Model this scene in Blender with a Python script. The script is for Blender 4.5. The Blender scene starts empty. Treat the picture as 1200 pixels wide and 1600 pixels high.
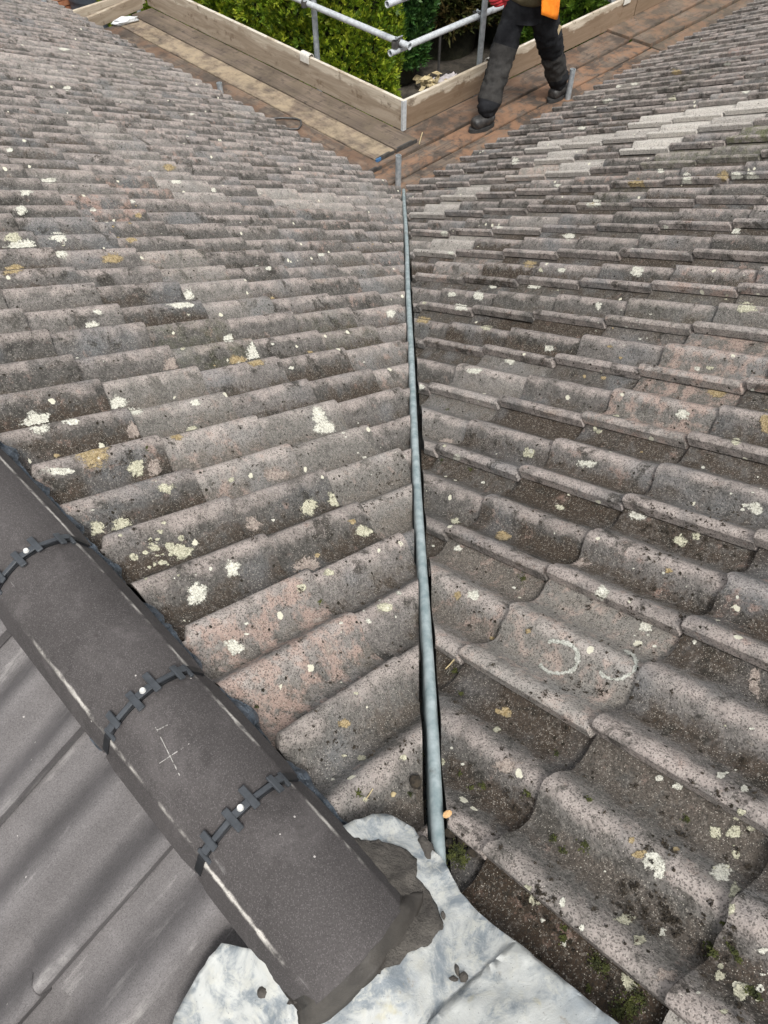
import bpy, bmesh, math, random
import numpy as np
from mathutils import Vector, Matrix, noise as mnoise
from mathutils.geometry import delaunay_2d_cdt
rnd = random.Random(7); nrs = np.random.RandomState(5)
SC = bpy.context.scene
COL = SC.collection
# ---------------------------------------------------------------- camera, sky, sun, exposure
CAM = np.array([-0.08663, -0.18160, 1.30411]); YAW, PIT, ROL, FPX = -0.012823, 0.922271, -0.002222, 1173.15
def cam_axes():
    cy, sy, cp, sp = math.cos(YAW), math.sin(YAW), math.cos(PIT), math.sin(PIT)
    f = np.array([sy*cp, cy*cp, -sp]); r = np.array([cy, -sy, 0.]); u = np.cross(r, f)
    c, s = math.cos(ROL), math.sin(ROL)
    return c*r+s*u, -s*r+c*u, f
CR, CU, CF = cam_axes()
cd = bpy.data.cameras.new('camera'); co = bpy.data.objects.new('camera', cd); COL.objects.link(co)
cd.sensor_fit = 'VERTICAL'; cd.sensor_height = 36; cd.lens = FPX/1600*36; cd.clip_start = .05; cd.clip_end = 500
m = Matrix.Identity(4)
for i in range(3):
    m[i][0], m[i][1], m[i][2], m[i][3] = CR[i], CU[i], -CF[i], CAM[i]
co.matrix_world = m; SC.camera = co
W = bpy.data.worlds.new('World'); SC.world = W; W.use_nodes = True
SUN_EL, SUN_AZ = math.radians(58), math.radians(165)     # azimuth clockwise from +Y: behind the viewer, a little right
nt = W.node_tree; nt.nodes.clear()
sk = nt.nodes.new('ShaderNodeTexSky'); sk.sky_type = 'NISHITA'; sk.sun_disc = False
sk.sun_elevation = SUN_EL; sk.sun_rotation = SUN_AZ; sk.dust_density = 4; sk.air_density = 1.2
hs = nt.nodes.new('ShaderNodeHueSaturation'); hs.inputs['Saturation'].default_value = .14
bg = nt.nodes.new('ShaderNodeBackground'); bg.inputs['Strength'].default_value = .125
wo = nt.nodes.new('ShaderNodeOutputWorld')
nt.links.new(sk.outputs[0], hs.inputs['Color']); nt.links.new(hs.outputs[0], bg.inputs[0]); nt.links.new(bg.outputs[0], wo.inputs[0])
sl = bpy.data.lights.new('sun', 'SUN'); sl.energy = 1.5; sl.angle = math.radians(14); sl.color = (1, .96, .9)
so = bpy.data.objects.new('sun', sl); COL.objects.link(so)
sd = Vector((math.sin(SUN_AZ)*math.cos(SUN_EL), math.cos(SUN_AZ)*math.cos(SUN_EL), math.sin(SUN_EL)))
so.rotation_euler = sd.to_track_quat('Z', 'Y').to_euler(); so.location = sd*20
vs = SC.view_settings; vs.view_transform = 'Standard'; vs.look = 'None'; vs.gamma = 1; vs.use_curve_mapping = False; vs.exposure = 0.82
# ---------------------------------------------------------------- frame of the roof: p along A (right-away), s along B (left-away)
Q = math.sqrt(.5); T = 0.475479
def PW(p, s, z): return Vector(((p-s)*Q, (p+s)*Q, z))
AA = Vector((Q, Q, 0)); BB = Vector((-Q, Q, 0)); ZZ = Vector((0, 0, 1))
def at(u, v, n, d):                   # photo pixel -> point on the world plane n.P = d
    r = CR*((u-600)/FPX) - CU*((v-800)/FPX) + CF
    k = (d-np.dot(n, CAM))/np.dot(n, r)
    return Vector(CAM+k*r)
def to_ps(P): return (P.x+P.y)*Q, (P.y-P.x)*Q
nA = np.array([T*Q, T*Q, 1.]); nR = np.array([-T*Q, T*Q, 1.]); nZ = np.array([0, 0, 1.])
def pix(P):
    d = np.array(P)-CAM; w = d@CF
    if w < .02: return None
    return 600+FPX*(d@CR)/w, 800-FPX*(d@CU)/w
# ---------------------------------------------------------------- node helper
class N:
    def __init__(s, name):
        s.m = bpy.data.materials.new(name); s.m.use_nodes = True; s.t = s.m.node_tree
        s.b = s.t.nodes['Principled BSDF']; s.out = s.t.nodes['Material Output']
    def node(s, ty, **k):
        n = s.t.nodes.new('ShaderNode'+ty)
        for a, v in k.items(): setattr(n, a, v)
        return n
    def ln(s, a, b): s.t.links.new(a, b)
    def val(s, n, i, v):
        if v is None: return
        if hasattr(v, 'is_linked') or hasattr(v, 'links'): s.ln(v, n.inputs[i])
        else: n.inputs[i].default_value = v
    def math(s, op, a, b=None, c=None, clamp=False):
        n = s.node('Math', operation=op, use_clamp=clamp); s.val(n, 0, a); s.val(n, 1, b); s.val(n, 2, c); return n.outputs[0]
    def vmath(s, op, a, b=None):
        n = s.node('VectorMath', operation=op); s.val(n, 0, a); s.val(n, 1, b); return n.outputs[0]
    def noise(s, v, sc, det=5, rough=.6, dist=0):
        n = s.node('TexNoise'); s.val(n, 'Vector', v); n.inputs['Scale'].default_value = sc
        n.inputs['Detail'].default_value = det; n.inputs['Roughness'].default_value = rough; n.inputs['Distortion'].default_value = dist
        return n.outputs['Fac']
    def vor(s, v, sc, rnd_=1.0, feature='F1'):
        n = s.node('TexVoronoi', feature=feature); s.val(n, 'Vector', v); n.inputs['Scale'].default_value = sc
        n.inputs['Randomness'].default_value = rnd_; return n
    def step(s, x, a, b):
        n = s.node('MapRange', interpolation_type='SMOOTHSTEP'); s.val(n, 'Value', x)
        n.inputs['From Min'].default_value = a; n.inputs['From Max'].default_value = b; return n.outputs[0]
    def mix(s, f, a, b):
        n = s.node('Mix', data_type='RGBA'); s.val(n, 0, f)
        for i, v in ((6, a), (7, b)):
            if isinstance(v, tuple): n.inputs[i].default_value = v+(1,) if len(v) == 3 else v
            else: s.ln(v, n.inputs[i])
        return n.outputs[2]
    def ramp(s, f, st):
        n = s.node('ValToRGB'); e = n.color_ramp.elements
        while len(e) < len(st): e.new(.5)
        for k, (p, c) in enumerate(st): e[k].position = p; e[k].color = c+(1,)
        s.ln(f, n.inputs[0]); return n.outputs[0]
    def bump(s, h, st=.5, d=.002, nrm=None):
        n = s.node('Bump'); n.inputs['Strength'].default_value = st; n.inputs['Distance'].default_value = d; s.ln(h, n.inputs['Height'])
        if nrm: s.ln(nrm, n.inputs['Normal'])
        return n.outputs[0]
    def obj(s): return s.node('TexCoord').outputs['Object']
    def rand(s): return s.node('ObjectInfo').outputs['Random']
    def ocol(s):
        n = s.node('ObjectInfo'); x = s.node('SeparateColor'); s.ln(n.outputs['Color'], x.inputs[0]); return x.outputs, n.outputs['Alpha']
    def shifted(s):
        n = s.node('ObjectInfo'); k = s.math('MULTIPLY', n.outputs['Random'], 37.0)
        c = s.node('CombineXYZ'); s.ln(k, c.inputs[0]); s.ln(k, c.inputs[1]); s.ln(k, c.inputs[2])
        return s.vmath('ADD', s.obj(), c.outputs[0])
    def fin(s, col, rough=.8, nrm=None, metal=0, spec=None):
        s.val(s.b, 'Base Color', col+(1,) if isinstance(col, tuple) else col); s.val(s.b, 'Roughness', rough); s.val(s.b, 'Metallic', metal)
        if spec is not None: s.val(s.b, 'Specular IOR Level', spec)
        if nrm: s.ln(nrm, s.b.inputs['Normal'])
        return s.m
TW, GS = .30, .3065/math.cos(math.atan(T))          # tile cover width, gauge measured on the slope
def mat_old_tile():
    n = N('weathered_concrete_tile'); o = n.obj(); P = n.shifted(); r = n.rand()
    (cr, cg, cb), al = n.ocol()
    x = n.node('SeparateXYZ'); n.ln(o, x.inputs[0])
    n1 = n.noise(P, 6.5, 6, .68); n2 = n.noise(P, 34, 6, .68); n3 = n.noise(P, 260, 3, .75); n4 = n.noise(P, 15, 4, .6, .6)
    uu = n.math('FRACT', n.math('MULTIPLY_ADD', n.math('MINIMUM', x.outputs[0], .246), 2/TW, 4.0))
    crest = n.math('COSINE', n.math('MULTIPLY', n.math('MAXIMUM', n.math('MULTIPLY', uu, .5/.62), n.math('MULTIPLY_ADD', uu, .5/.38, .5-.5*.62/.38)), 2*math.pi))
    base = n.ramp(n.math('ADD', n.math('MULTIPLY_ADD', r, .20, -.10), n.math('MULTIPLY_ADD', n2, .55, n.math('MULTIPLY', n1, .5))),
                  [(.28, (.034, .032, .030)), (.46, (.092, .087, .080)), (.60, (.166, .153, .144)), (.8, (.29, .272, .25))])
    # worn, pinkish crests of the rolls
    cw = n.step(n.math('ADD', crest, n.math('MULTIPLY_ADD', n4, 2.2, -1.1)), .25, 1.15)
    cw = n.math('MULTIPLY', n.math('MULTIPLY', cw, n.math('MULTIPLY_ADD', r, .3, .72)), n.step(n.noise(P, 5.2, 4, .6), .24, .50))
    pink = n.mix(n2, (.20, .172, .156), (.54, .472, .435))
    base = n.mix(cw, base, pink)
    # dirt and dead moss lodged in the pans
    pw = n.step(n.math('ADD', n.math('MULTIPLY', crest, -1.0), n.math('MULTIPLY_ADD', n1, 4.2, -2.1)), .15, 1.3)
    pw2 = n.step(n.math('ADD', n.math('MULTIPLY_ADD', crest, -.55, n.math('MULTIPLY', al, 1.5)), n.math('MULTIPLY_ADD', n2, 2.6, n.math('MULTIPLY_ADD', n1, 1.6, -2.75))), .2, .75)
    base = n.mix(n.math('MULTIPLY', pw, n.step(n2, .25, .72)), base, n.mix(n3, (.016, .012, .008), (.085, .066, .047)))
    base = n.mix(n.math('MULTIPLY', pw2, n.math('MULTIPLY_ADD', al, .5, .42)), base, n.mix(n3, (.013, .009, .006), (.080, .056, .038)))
    base = n.mix(n.math('MULTIPLY', n.step(n.noise(P, 4.5, 3, .5), .52, .7), .45), base, (.17, .18, .19))
    # black algae patches, bare pink patches
    base = n.mix(n.math('MULTIPLY', n.step(n.noise(P, 11, 6, .74, .4), .54, .64), .8), base, (.024, .022, .018))
    base = n.mix(n.math('MULTIPLY', n.step(n.math('ADD', n.noise(P, 19, 5, .7), n.math('MULTIPLY', cb, .28)), .60, .74), n.math('MULTIPLY_ADD', cb, .45, .4)), base, n.mix(n3, (.27, .165, .13), (.50, .36, .30)))
    base = n.mix(n.math('MULTIPLY', cr, n.step(n2, .0, .5)), base, n.mix(n1, (.46, .435, .395), (.62, .585, .535)))
    base = n.mix(n.math('MULTIPLY', cg, n.step(n.noise(P, 24, 5, .7), .38, .62)), base, (.085, .10, .028))
    n5 = n.noise(P, 120, 4, .8)
    base = n.mix(n.math('MULTIPLY', n.step(n5, .53, .66), .45), base, (.030, .027, .023))
    base = n.mix(n.math('MULTIPLY', n.step(n5, .47, .36), .30), base, (.40, .37, .33))
    # grit: pale and dark grains
    v1 = n.vor(P, 430); vc = n.node('SeparateColor'); n.ln(v1.outputs['Color'], vc.inputs[0])
    dens = n.math('MULTIPLY_ADD', n.noise(P, 10, 3), .7, n.math('MULTIPLY_ADD', pw2, .22, -.2))
    g = n.math('MULTIPLY', n.math('LESS_THAN', v1.outputs['Distance'], .40), n.math('LESS_THAN', vc.outputs[0], dens))
    base = n.mix(n.math('MULTIPLY', g, n.math('MULTIPLY_ADD', n.math('POWER', vc.outputs[1], 2.2), .75, .06)), base, (.58, .54, .47))
    g2 = n.math('GREATER_THAN', vc.outputs[2], .80)
    base = n.mix(n.math('MULTIPLY', g2, .6), base, (.03, .028, .025))
    v2 = n.vor(P, 46); v2c = n.node('SeparateColor'); n.ln(v2.outputs['Color'], v2c.inputs[0])
    d2 = n.math('ADD', v2.outputs['Distance'], n.math('MULTIPLY_ADD', n3, .5, -.25))
    base = n.mix(n.math('MULTIPLY', n.math('LESS_THAN', d2, .17), n.math('LESS_THAN', v2c.outputs[0], .16)), base, (.02, .017, .012))
    v3 = n.vor(P, 21); v3c = n.node('SeparateColor'); n.ln(v3.outputs['Color'], v3c.inputs[0])
    d3 = n.math('ADD', v3.outputs['Distance'], n.math('MULTIPLY_ADD', n2, .7, -.35))
    base = n.mix(n.math('MULTIPLY', n.math('LESS_THAN', d3, .15), n.math('LESS_THAN', v3c.outputs[0], .11)), base, (.60, .58, .47))
    hgt = n.math('ADD', n.math('MULTIPLY', n3, .6), n.math('ADD', n.math('MULTIPLY', g, .25), n.math('MULTIPLY', n2, 1.2)))
    return n.fin(base, .92, n.bump(hgt, 1.0, .0034), spec=.2)
def mat_new_tile(name, dark, lite, streak=True, arris=None):
    n = N(name); o = n.obj(); P = n.shifted()
    n1 = n.noise(P, 6, 4, .6); n2 = n.noise(P, 40, 5, .65); n3 = n.noise(P, 330, 2, .7)
    base = n.ramp(n.math('MULTIPLY_ADD', n1, .5, n.math('MULTIPLY', n3, .5)), [(.3, dark), (.7, lite)])
    if streak:     # lime bloom and scuffs running down the tile
        mp = n.node('Mapping'); mp.inputs['Scale'].default_value = (24, 3.2, 10); n.ln(P, mp.inputs[0])
        k = n.math('MULTIPLY', n.step(n.noise(mp.outputs[0], 1, 6, .7), .53, .72), n.step(n1, .38, .58))
        base = n.mix(n.math('MULTIPLY', k, .65), base, (.40, .385, .37))
    if arris:      # lime left along the arrises of the ridge tile, broken up
        x = n.node('SeparateXYZ'); n.ln(o, x.inputs[0])
        dx = n.math('ABSOLUTE', n.math('SUBTRACT', n.math('ABSOLUTE', x.outputs[0]), arris))
        wob = n.math('MULTIPLY_ADD', n2, .010, -.005)
        e = n.step(n.math('ADD', dx, wob), .0045, .0005)
        e = n.math('MULTIPLY', e, n.step(n.math('ADD', n.noise(P, 4.2, 3, .6), n.math('MULTIPLY', n2, .35)), .64, .78))
        base = n.mix(n.math('MULTIPLY', e, .85), base, (.62, .59, .54))
    q_ = .35 if arris else .12
    base = n.mix(n.math('MULTIPLY', n.step(n.noise(P, 9, 6, .7, .5), .50, .68), q_), base, tuple(k*1.7 for k in lite))
    base = n.mix(n.math('MULTIPLY', n.step(n.noise(P, 14, 6, .7, .5), .56, .68), q_), base, tuple(k*.6 for k in dark))
    mq = n.node('Mapping'); mq.inputs['Scale'].default_value = (60, 5, 20); mq.inputs['Rotation'].default_value = (0, 0, .5); n.ln(P, mq.inputs[0])
    base = n.mix(n.math('MULTIPLY', n.math('MULTIPLY', n.step(n.noise(mq.outputs[0], 1, 3, .6), .66, .72), n.step(n1, .5, .62)), .5), base, (.33, .32, .31))
    v1 = n.vor(P, 760); vc = n.node('SeparateColor'); n.ln(v1.outputs['Color'], vc.inputs[0])
    base = n.mix(n.math('MULTIPLY', n.math('LESS_THAN', vc.outputs[0], .12), .20), base, (.26, .24, .24))
    base = n.mix(n.math('MULTIPLY', n.math('GREATER_THAN', vc.outputs[1], .85), .35), base, (.03, .028, .028))
    v2 = n.vor(P, 60); v2c = n.node('SeparateColor'); n.ln(v2.outputs['Color'], v2c.inputs[0])
    base = n.mix(n.math('MULTIPLY', n.math('LESS_THAN', v2.outputs['Distance'], .11), n.math('LESS_THAN', v2c.outputs[0], .025)), base, (.40, .38, .36))
    return n.fin(base, .85, n.bump(n.math('ADD', n3, n2), .4, .0012), spec=.3)
def mat_simple(name, c1, c2, sc=20, rough=.8, bump=.3, bd=.002, metal=0, det=6, lo=.35, hi=.65, sc2=None):
    n = N(name); P = n.shifted(); k = n.noise(P, sc, det, .65)
    col = n.ramp(k, [(lo, c1), (hi, c2)])
    h = n.noise(P, sc2 or sc*6, 4, .65)
    return n.fin(col, rough, n.bump(h, bump, bd), metal)
def mat_wood(name, a, b, stain):
    n = N(name); o = n.obj(); P = n.shifted(); (cr, cg, cb), al = n.ocol()
    mp = n.node('Mapping'); mp.inputs['Scale'].default_value = (1.1, 22, 22); n.ln(P, mp.inputs[0])
    g = n.noise(mp.outputs[0], 1, 7, .7, .4); n1 = n.noise(P, 3.0, 5, .65); n2 = n.noise(P, 13, 6, .7)
    mp2 = n.node('Mapping'); mp2.inputs['Scale'].default_value = (3.5, 110, 110); n.ln(P, mp2.inputs[0]); g2 = n.noise(mp2.outputs[0], 1, 3, .6)
    base = n.mix(n.step(n.math('MULTIPLY_ADD', g2, .35, n.math('MULTIPLY', g, .65)), .36, .62), a, b)
    base = n.mix(n.math('MULTIPLY', n.step(n1, .42, .60), .85), base, stain)
    base = n.mix(n.math('MULTIPLY', n.step(n2, .53, .64), .75), base, (.028, .022, .017))
    base = n.mix(n.math('MULTIPLY', cr, n.step(n.noise(P, 5, 6, .72, .5), .44, .6)), base, n.mix(n2, (.13, .068, .038), (.36, .20, .115)))     # rust-brown wear
    base = n.mix(n.math('MULTIPLY', cg, n.step(n.noise(P, 6, 6, .7), .36, .66)), base, (.50, .40, .27))  # dry pale wood
    return n.fin(base, .8, n.bump(n.math('ADD', g, n.math('MULTIPLY', g2, .6)), .5, .004))
def mat_toe():
    n = N('toe_board_wood'); o = n.obj(); P = n.shifted(); (cr, cg, cb), al = n.ocol()
    x = n.node('SeparateXYZ'); n.ln(o, x.inputs[0])
    mp = n.node('Mapping'); mp.inputs['Scale'].default_value = (1.6, 14, 16); n.ln(P, mp.inputs[0]); g = n.noise(mp.outputs[0], 1, 8, .75, 1.2)
    mp3 = n.node('Mapping'); mp3.inputs['Scale'].default_value = (2.2, 2, 5); n.ln(P, mp3.inputs[0]); w = n.noise(mp3.outputs[0], 1, 5, .6)
    base = n.mix(n.step(g, .35, .65), (.34, .285, .215), (.56, .495, .40))
    base = n.mix(n.math('MULTIPLY', n.step(n.noise(P, 9, 6, .72), .55, .68), .7), base, (.085, .055, .03))
    tide = n.step(n.math('ADD', x.outputs[2], n.math('MULTIPLY_ADD', w, -.30, .10)), .03, .0)         # damp, muddy lower part
    base = n.mix(n.math('MULTIPLY', tide, n.math('MULTIPLY_ADD', cr, .6, .25)), base, n.mix(g, (.10, .062, .034), (.22, .14, .08)))
    top = n.math('GREATER_THAN', x.outputs[2], .1218)
    base = n.mix(n.math('MULTIPLY', top, n.step(n.noise(P, 7, 5, .7), .42, .56)), base, (.56, .52, .45))
    return n.fin(base, .8, n.bump(g, .4, .004))
def mat_alpha_blob(name, c1, c2, cut):
    n = N(name); P = n.obj(); n1 = n.noise(P, 48, 4, .65); n2 = n.noise(P, 150, 4, .75); n3 = n.noise(P, 420, 2, .7)
    at_ = n.node('Attribute', attribute_name='edge').outputs['Fac']
    col = n.mix(n.step(n2, .38, .62), c1, c2)
    col = n.mix(n.math('MULTIPLY', n.step(n3, .52, .62), .75), col, tuple(k*.22 for k in c1))
    col = n.mix(n.math('MULTIPLY', n.step(n1, .56, .68), .6), col, tuple(k*.35 for k in c1))
    f = n.math('ADD', n.math('MULTIPLY', at_, .85), n.math('ADD', n.math('MULTIPLY_ADD', n1, 1.5, -.75), n.math('ADD', n.math('MULTIPLY_ADD', n2, 1.4, -.7), n.math('MULTIPLY_ADD', n3, .9, -.45))))
    n.ln(n.step(f, cut-.06, cut+.10), n.b.inputs['Alpha'])
    return n.fin(col, .95, n.bump(n3, .5, .002))
def mat_lead():
    n = N('patinated_lead'); P = n.obj(); w = n.noise(P, 4.5, 4, .6, .5); n1 = n.noise(P, 10, 7, .68, 1.0); n2 = n.noise(P, 38, 6, .7, .6); n3 = n.noise(P, 260, 3, .7)
    base = n.mix(n.step(n1, .38, .56), (.160, .185, .205), (.41, .42, .405))
    base = n.mix(n.math('MULTIPLY', n.step(n2, .48, .66), .75), base, (.43, .43, .39))
    base = n.mix(n.math('MULTIPLY', n.step(w, .50, .64), .6), base, (.17, .205, .24))
    base = n.mix(n.math('MULTIPLY', n.step(n.noise(P, 15, 4, .6), .62, .74), .65), base, (.38, .34, .20))
    base = n.mix(n.math('MULTIPLY', n.step(n.noise(P, 24, 6, .75), .62, .72), .6), base, (.22, .20, .17))
    v = n.vor(P, 120); base = n.mix(n.math('MULTIPLY', n.math('LESS_THAN', v.outputs['Distance'], .10), .5), base, (.08, .08, .08))
    return n.fin(base, n.math('MULTIPLY_ADD', n1, .3, .38), n.bump(n.math('ADD', n2, n.math('MULTIPLY', n3, .3)), .5, .004), 0.0)
def mat_galv(name, c1=(.27, .30, .32), c2=(.43, .46, .48), rough=.45, metal=.35):
    n = N(name); P = n.shifted(); k = n.noise(P, 30, 5, .6); d = n.noise(P, 9, 6, .72)
    col = n.ramp(k, [(.35, c1), (.65, c2)]); col = n.mix(n.math('MULTIPLY', n.step(d, .58, .72), .6), col, (.10, .09, .075))
    return n.fin(col, rough, n.bump(k, .15, .001), metal)
def mat_leaf(name):
    n = N(name); at_ = n.node('Attribute', attribute_name='tone'); 
    k = n.noise(n.obj(), 2.5, 3)
    col = n.mix(n.math('MULTIPLY', k, .25), at_.outputs['Color'], (.03, .05, .012))
    n.fin(col, .5, None); n.b.inputs['Subsurface Weight'].default_value = 0
    tr = n.node('BsdfTranslucent'); n.ln(col, tr.inputs[0]); ad = n.node('MixShader'); ad.inputs[0].default_value = .28
    n.ln(n.b.outputs[0], ad.inputs[1]); n.ln(tr.outputs[0], ad.inputs[2]); n.ln(ad.outputs[0], n.out.inputs[0])
    return n.m
def mat_cloth(name, c1, c2, sc=14, rough=.9):
    n = N(name); P = n.obj(); k = n.noise(P, sc, 6, .7); f = n.noise(P, 300, 2)
    col = n.ramp(k, [(.3, c1), (.7, c2)])
    return n.fin(col, rough, n.bump(n.math('ADD', n.noise(P, 22, 3, .5, .8), n.math('MULTIPLY', f, .1)), .5, .012), spec=.2)
M = dict(
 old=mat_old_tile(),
 new=mat_new_tile('new_concrete_tile', (.084, .079, .079), (.165, .155, .155)),
 ridge=mat_new_tile('ridge_concrete', (.042, .038, .037), (.080, .073, .072), False, .0870),
 felt=mat_simple('roofing_felt', (.012, .012, .012), (.03, .03, .03), 10, .9),
 lead=mat_lead(),
 mortar=mat_simple('wet_mortar', (.036, .032, .028), (.058, .052, .045), 18, .5, .5, .003),
 mortar_dry=mat_simple('mortar_smear', (.042, .037, .032), (.090, .081, .070), 30, .85, .9, .006),
 rib=mat_galv('valley_metal', (.20, .26, .27), (.38, .44, .45), .5, .15),
 trough=mat_simple('valley_trough', (.012, .013, .014), (.05, .05, .048), 14, .7),
 plastic=mat_simple('black_plastic', (.006, .007, .008), (.013, .014, .017), 40, .6, .1),
 plastic2=mat_simple('grey_plastic', (.030, .034, .039), (.052, .058, .066), 40, .42, .1),
 screw=mat_simple('screw_head', (.5, .5, .48), (.62, .62, .6), 50, .4, .1),
 scratch=mat_alpha_blob('scratch_lime', (.27, .26, .245), (.40, .385, .365), -.1),
 foil=mat_simple('ridge_foil', (.016, .022, .029), (.095, .12, .15), 40, .3, .8, .01),
 wood=mat_wood('board_wood', (.070, .053, .042), (.165, .128, .098), (.048, .036, .028)),
 toe=mat_toe(),
 galv=mat_galv('galvanised_tube'), galv_l=mat_galv('pale_tube', (.42, .45, .47), (.58, .61, .63), .4, .2),
 steel=mat_galv('dark_steel', (.06, .06, .06), (.12, .115, .11), .5, .5),
 blue=mat_simple('blue_paint', (.03, .10, .22), (.08, .2, .38), 40, .5),
 whiteplastic=mat_simple('white_clip', (.50, .48, .43), (.66, .64, .58), 30, .6),
 soil=mat_simple('soil', (.020, .017, .013), (.075, .064, .05), 5, .95, .8, .02),
 leaf=mat_leaf('conifer_leaf'),
 bark=mat_simple('bark', (.05, .035, .025), (.12, .09, .065), 12, .9, .8, .01),
 lichen_w=mat_alpha_blob('white_lichen', (.46, .45, .38), (.67, .66, .58), .32),
 lichen_c=mat_alpha_blob('cream_lichen', (.34, .33, .24), (.56, .54, .41), .34),
 lichen_o=mat_alpha_blob('ochre_lichen', (.24, .175, .08), (.40, .32, .19), .34),
 lichen_p=mat_alpha_blob('bare_patch', (.26, .21, .18), (.36, .31, .27), .48),
 chalk=mat_alpha_blob('white_ring', (.38, .39, .34), (.56, .56, .51), .46),
 moss=mat_simple('moss', (.018, .024, .006), (.085, .095, .018), 60, .95, .8, .004),
 crumb=mat_simple('moss_crumb', (.012, .010, .007), (.05, .038, .025), 120, .95, .6),
 brick=mat_simple('orange_brick', (.26, .10, .05), (.42, .19, .10), 14, .9, .6, .004),
 joint=mat_simple('brick_joint', (.2, .18, .16), (.3, .27, .24), 30, .95),
 drum=mat_simple('grey_drum', (.045, .055, .07), (.075, .09, .11), 8, .5),
 trouser=mat_cloth('dark_trouser_cloth', (.006, .0065, .008), (.021, .022, .025)),
 pad=mat_cloth('worn_knee_cloth', (.018, .018, .018), (.055, .052, .049), 12),
 olive=mat_cloth('olive_cloth', (.075, .062, .035), (.135, .115, .068)),
 orange=mat_cloth('orange_vest_cloth', (.85, .20, .015), (.95, .30, .03)),
 refl=mat_simple('grey_reflective_band', (.45, .46, .47), (.6, .61, .62), 60, .35),
 glove=mat_cloth('red_glove', (.30, .022, .028), (.46, .045, .05)),
 boot=mat_simple('boot_leather', (.012, .012, .013), (.05, .047, .044), 30, .45, .5, .004),
 sole=mat_simple('boot_sole', (.015, .015, .015), (.035, .034, .033), 30, .8),
 skin=mat_simple('skin', (.42, .25, .18), (.5, .31, .23), 15, .5, .1), hair=mat_simple('hair', (.03, .02, .012), (.07, .045, .03), 60, .6),
 eye=mat_simple('eye', (.05, .04, .03), (.1, .08, .06), 30, .2), tan=mat_simple('tan_patch', (.33, .25, .15), (.45, .36, .22), 30, .8),
 rag=mat_simple('rag', (.42, .38, .40), (.7, .66, .66), 12, .9, .6, .02), dry=mat_simple('dry_leaf', (.35, .27, .14), (.62, .53, .33), 20, .8),
 paper=mat_simple('white_scrap', (.5, .52, .54), (.7, .72, .73), 20, .45, .5, .01),
 leafbrown=mat_simple('brown_leaf', (.42, .24, .10), (.55, .36, .18), 40, .7),
 tape=mat_simple('dark_tape', (.04, .045, .05), (.09, .095, .10), 30, .5),
)
# ---------------------------------------------------------------- object helpers
def tag(o, label=None, cat=None, group=None, kind=None):
    if label: o['label'] = label
    if cat: o['category'] = cat
    if group: o['group'] = group
    if kind: o['kind'] = kind
    return o
def link(name, me, parent=None, mat=None):
    if mat is not None and not me.materials: me.materials.append(mat)
    o = bpy.data.objects.new(name, me); COL.objects.link(o)
    if parent is not None: o.parent = parent
    o.color = (0, 0, 0, 1)
    return o
def empty(name, loc=(0, 0, 0), label=None, cat=None, group=None):
    o = bpy.data.objects.new(name, None); COL.objects.link(o); o.location = loc; o.empty_display_size = .1; bpy.context.view_layer.update()
    return tag(o, label, cat, group)
def bm_mesh(bm, name, smooth=False):
    me = bpy.data.meshes.new(name); bmesh.ops.recalc_face_normals(bm, faces=bm.faces[:]); bm.to_mesh(me); bm.free()
    if smooth: me.polygons.foreach_set('use_smooth', [True]*len(me.polygons))
    return me
def sharp(me, ang=35):
    try: me.set_sharp_from_angle(angle=math.radians(ang))
    except Exception: pass
    return me
def frame(x, y, z, o):
    m = Matrix.Identity(4)
    for i in range(3): m[i][0], m[i][1], m[i][2], m[i][3] = x[i], y[i], z[i], o[i]
    return m
def tube_mesh(pts, rad, seg=14, name='tube', cap=True, hollow=None):
    """round tube through points; rad number or list"""
    bm = bmesh.new(); rings = []; n = len(pts); pts = [Vector(p) for p in pts]
    rads = rad if isinstance(rad, (list, tuple)) else [rad]*n
    t0 = (pts[1]-pts[0]).normalized(); up = Vector((0, 0, 1)) if abs(t0.z) < .9 else Vector((1, 0, 0))
    for i, p in enumerate(pts):
        t = (pts[min(i+1, n-1)]-pts[max(i-1, 0)]).normalized(); a = t.cross(up).normalized(); b = a.cross(t); 
        rings.append([bm.verts.new(p+(a*math.cos(2*math.pi*k/seg)+b*math.sin(2*math.pi*k/seg))*rads[i]) for k in range(seg)])
    for i in range(n-1):
        for k in range(seg): bm.faces.new((rings[i][k], rings[i][(k+1) % seg], rings[i+1][(k+1) % seg], rings[i+1][k]))
    if hollow:
        for end, ring, d in ((0, rings[0], 1), (1, rings[-1], -1)):
            p = pts[0] if end == 0 else pts[-1]; tt = (pts[1]-pts[0]).normalized() if end == 0 else (pts[-1]-pts[-2]).normalized()*-1
            inner = [bm.verts.new(p+(v.co-p)*hollow) for v in ring]; deep = [bm.verts.new(v.co+tt*.12) for v in inner]
            for k in range(seg):
                bm.faces.new((ring[k], ring[(k+1) % seg], inner[(k+1) % seg], inner[k])); bm.faces.new((inner[k], inner[(k+1) % seg], deep[(k+1) % seg], deep[k]))
            bm.faces.new(deep)
    elif cap: bm.faces.new(rings[0]); bm.faces.new(rings[-1])
    return sharp(bm_mesh(bm, name, True), 50)
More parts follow.
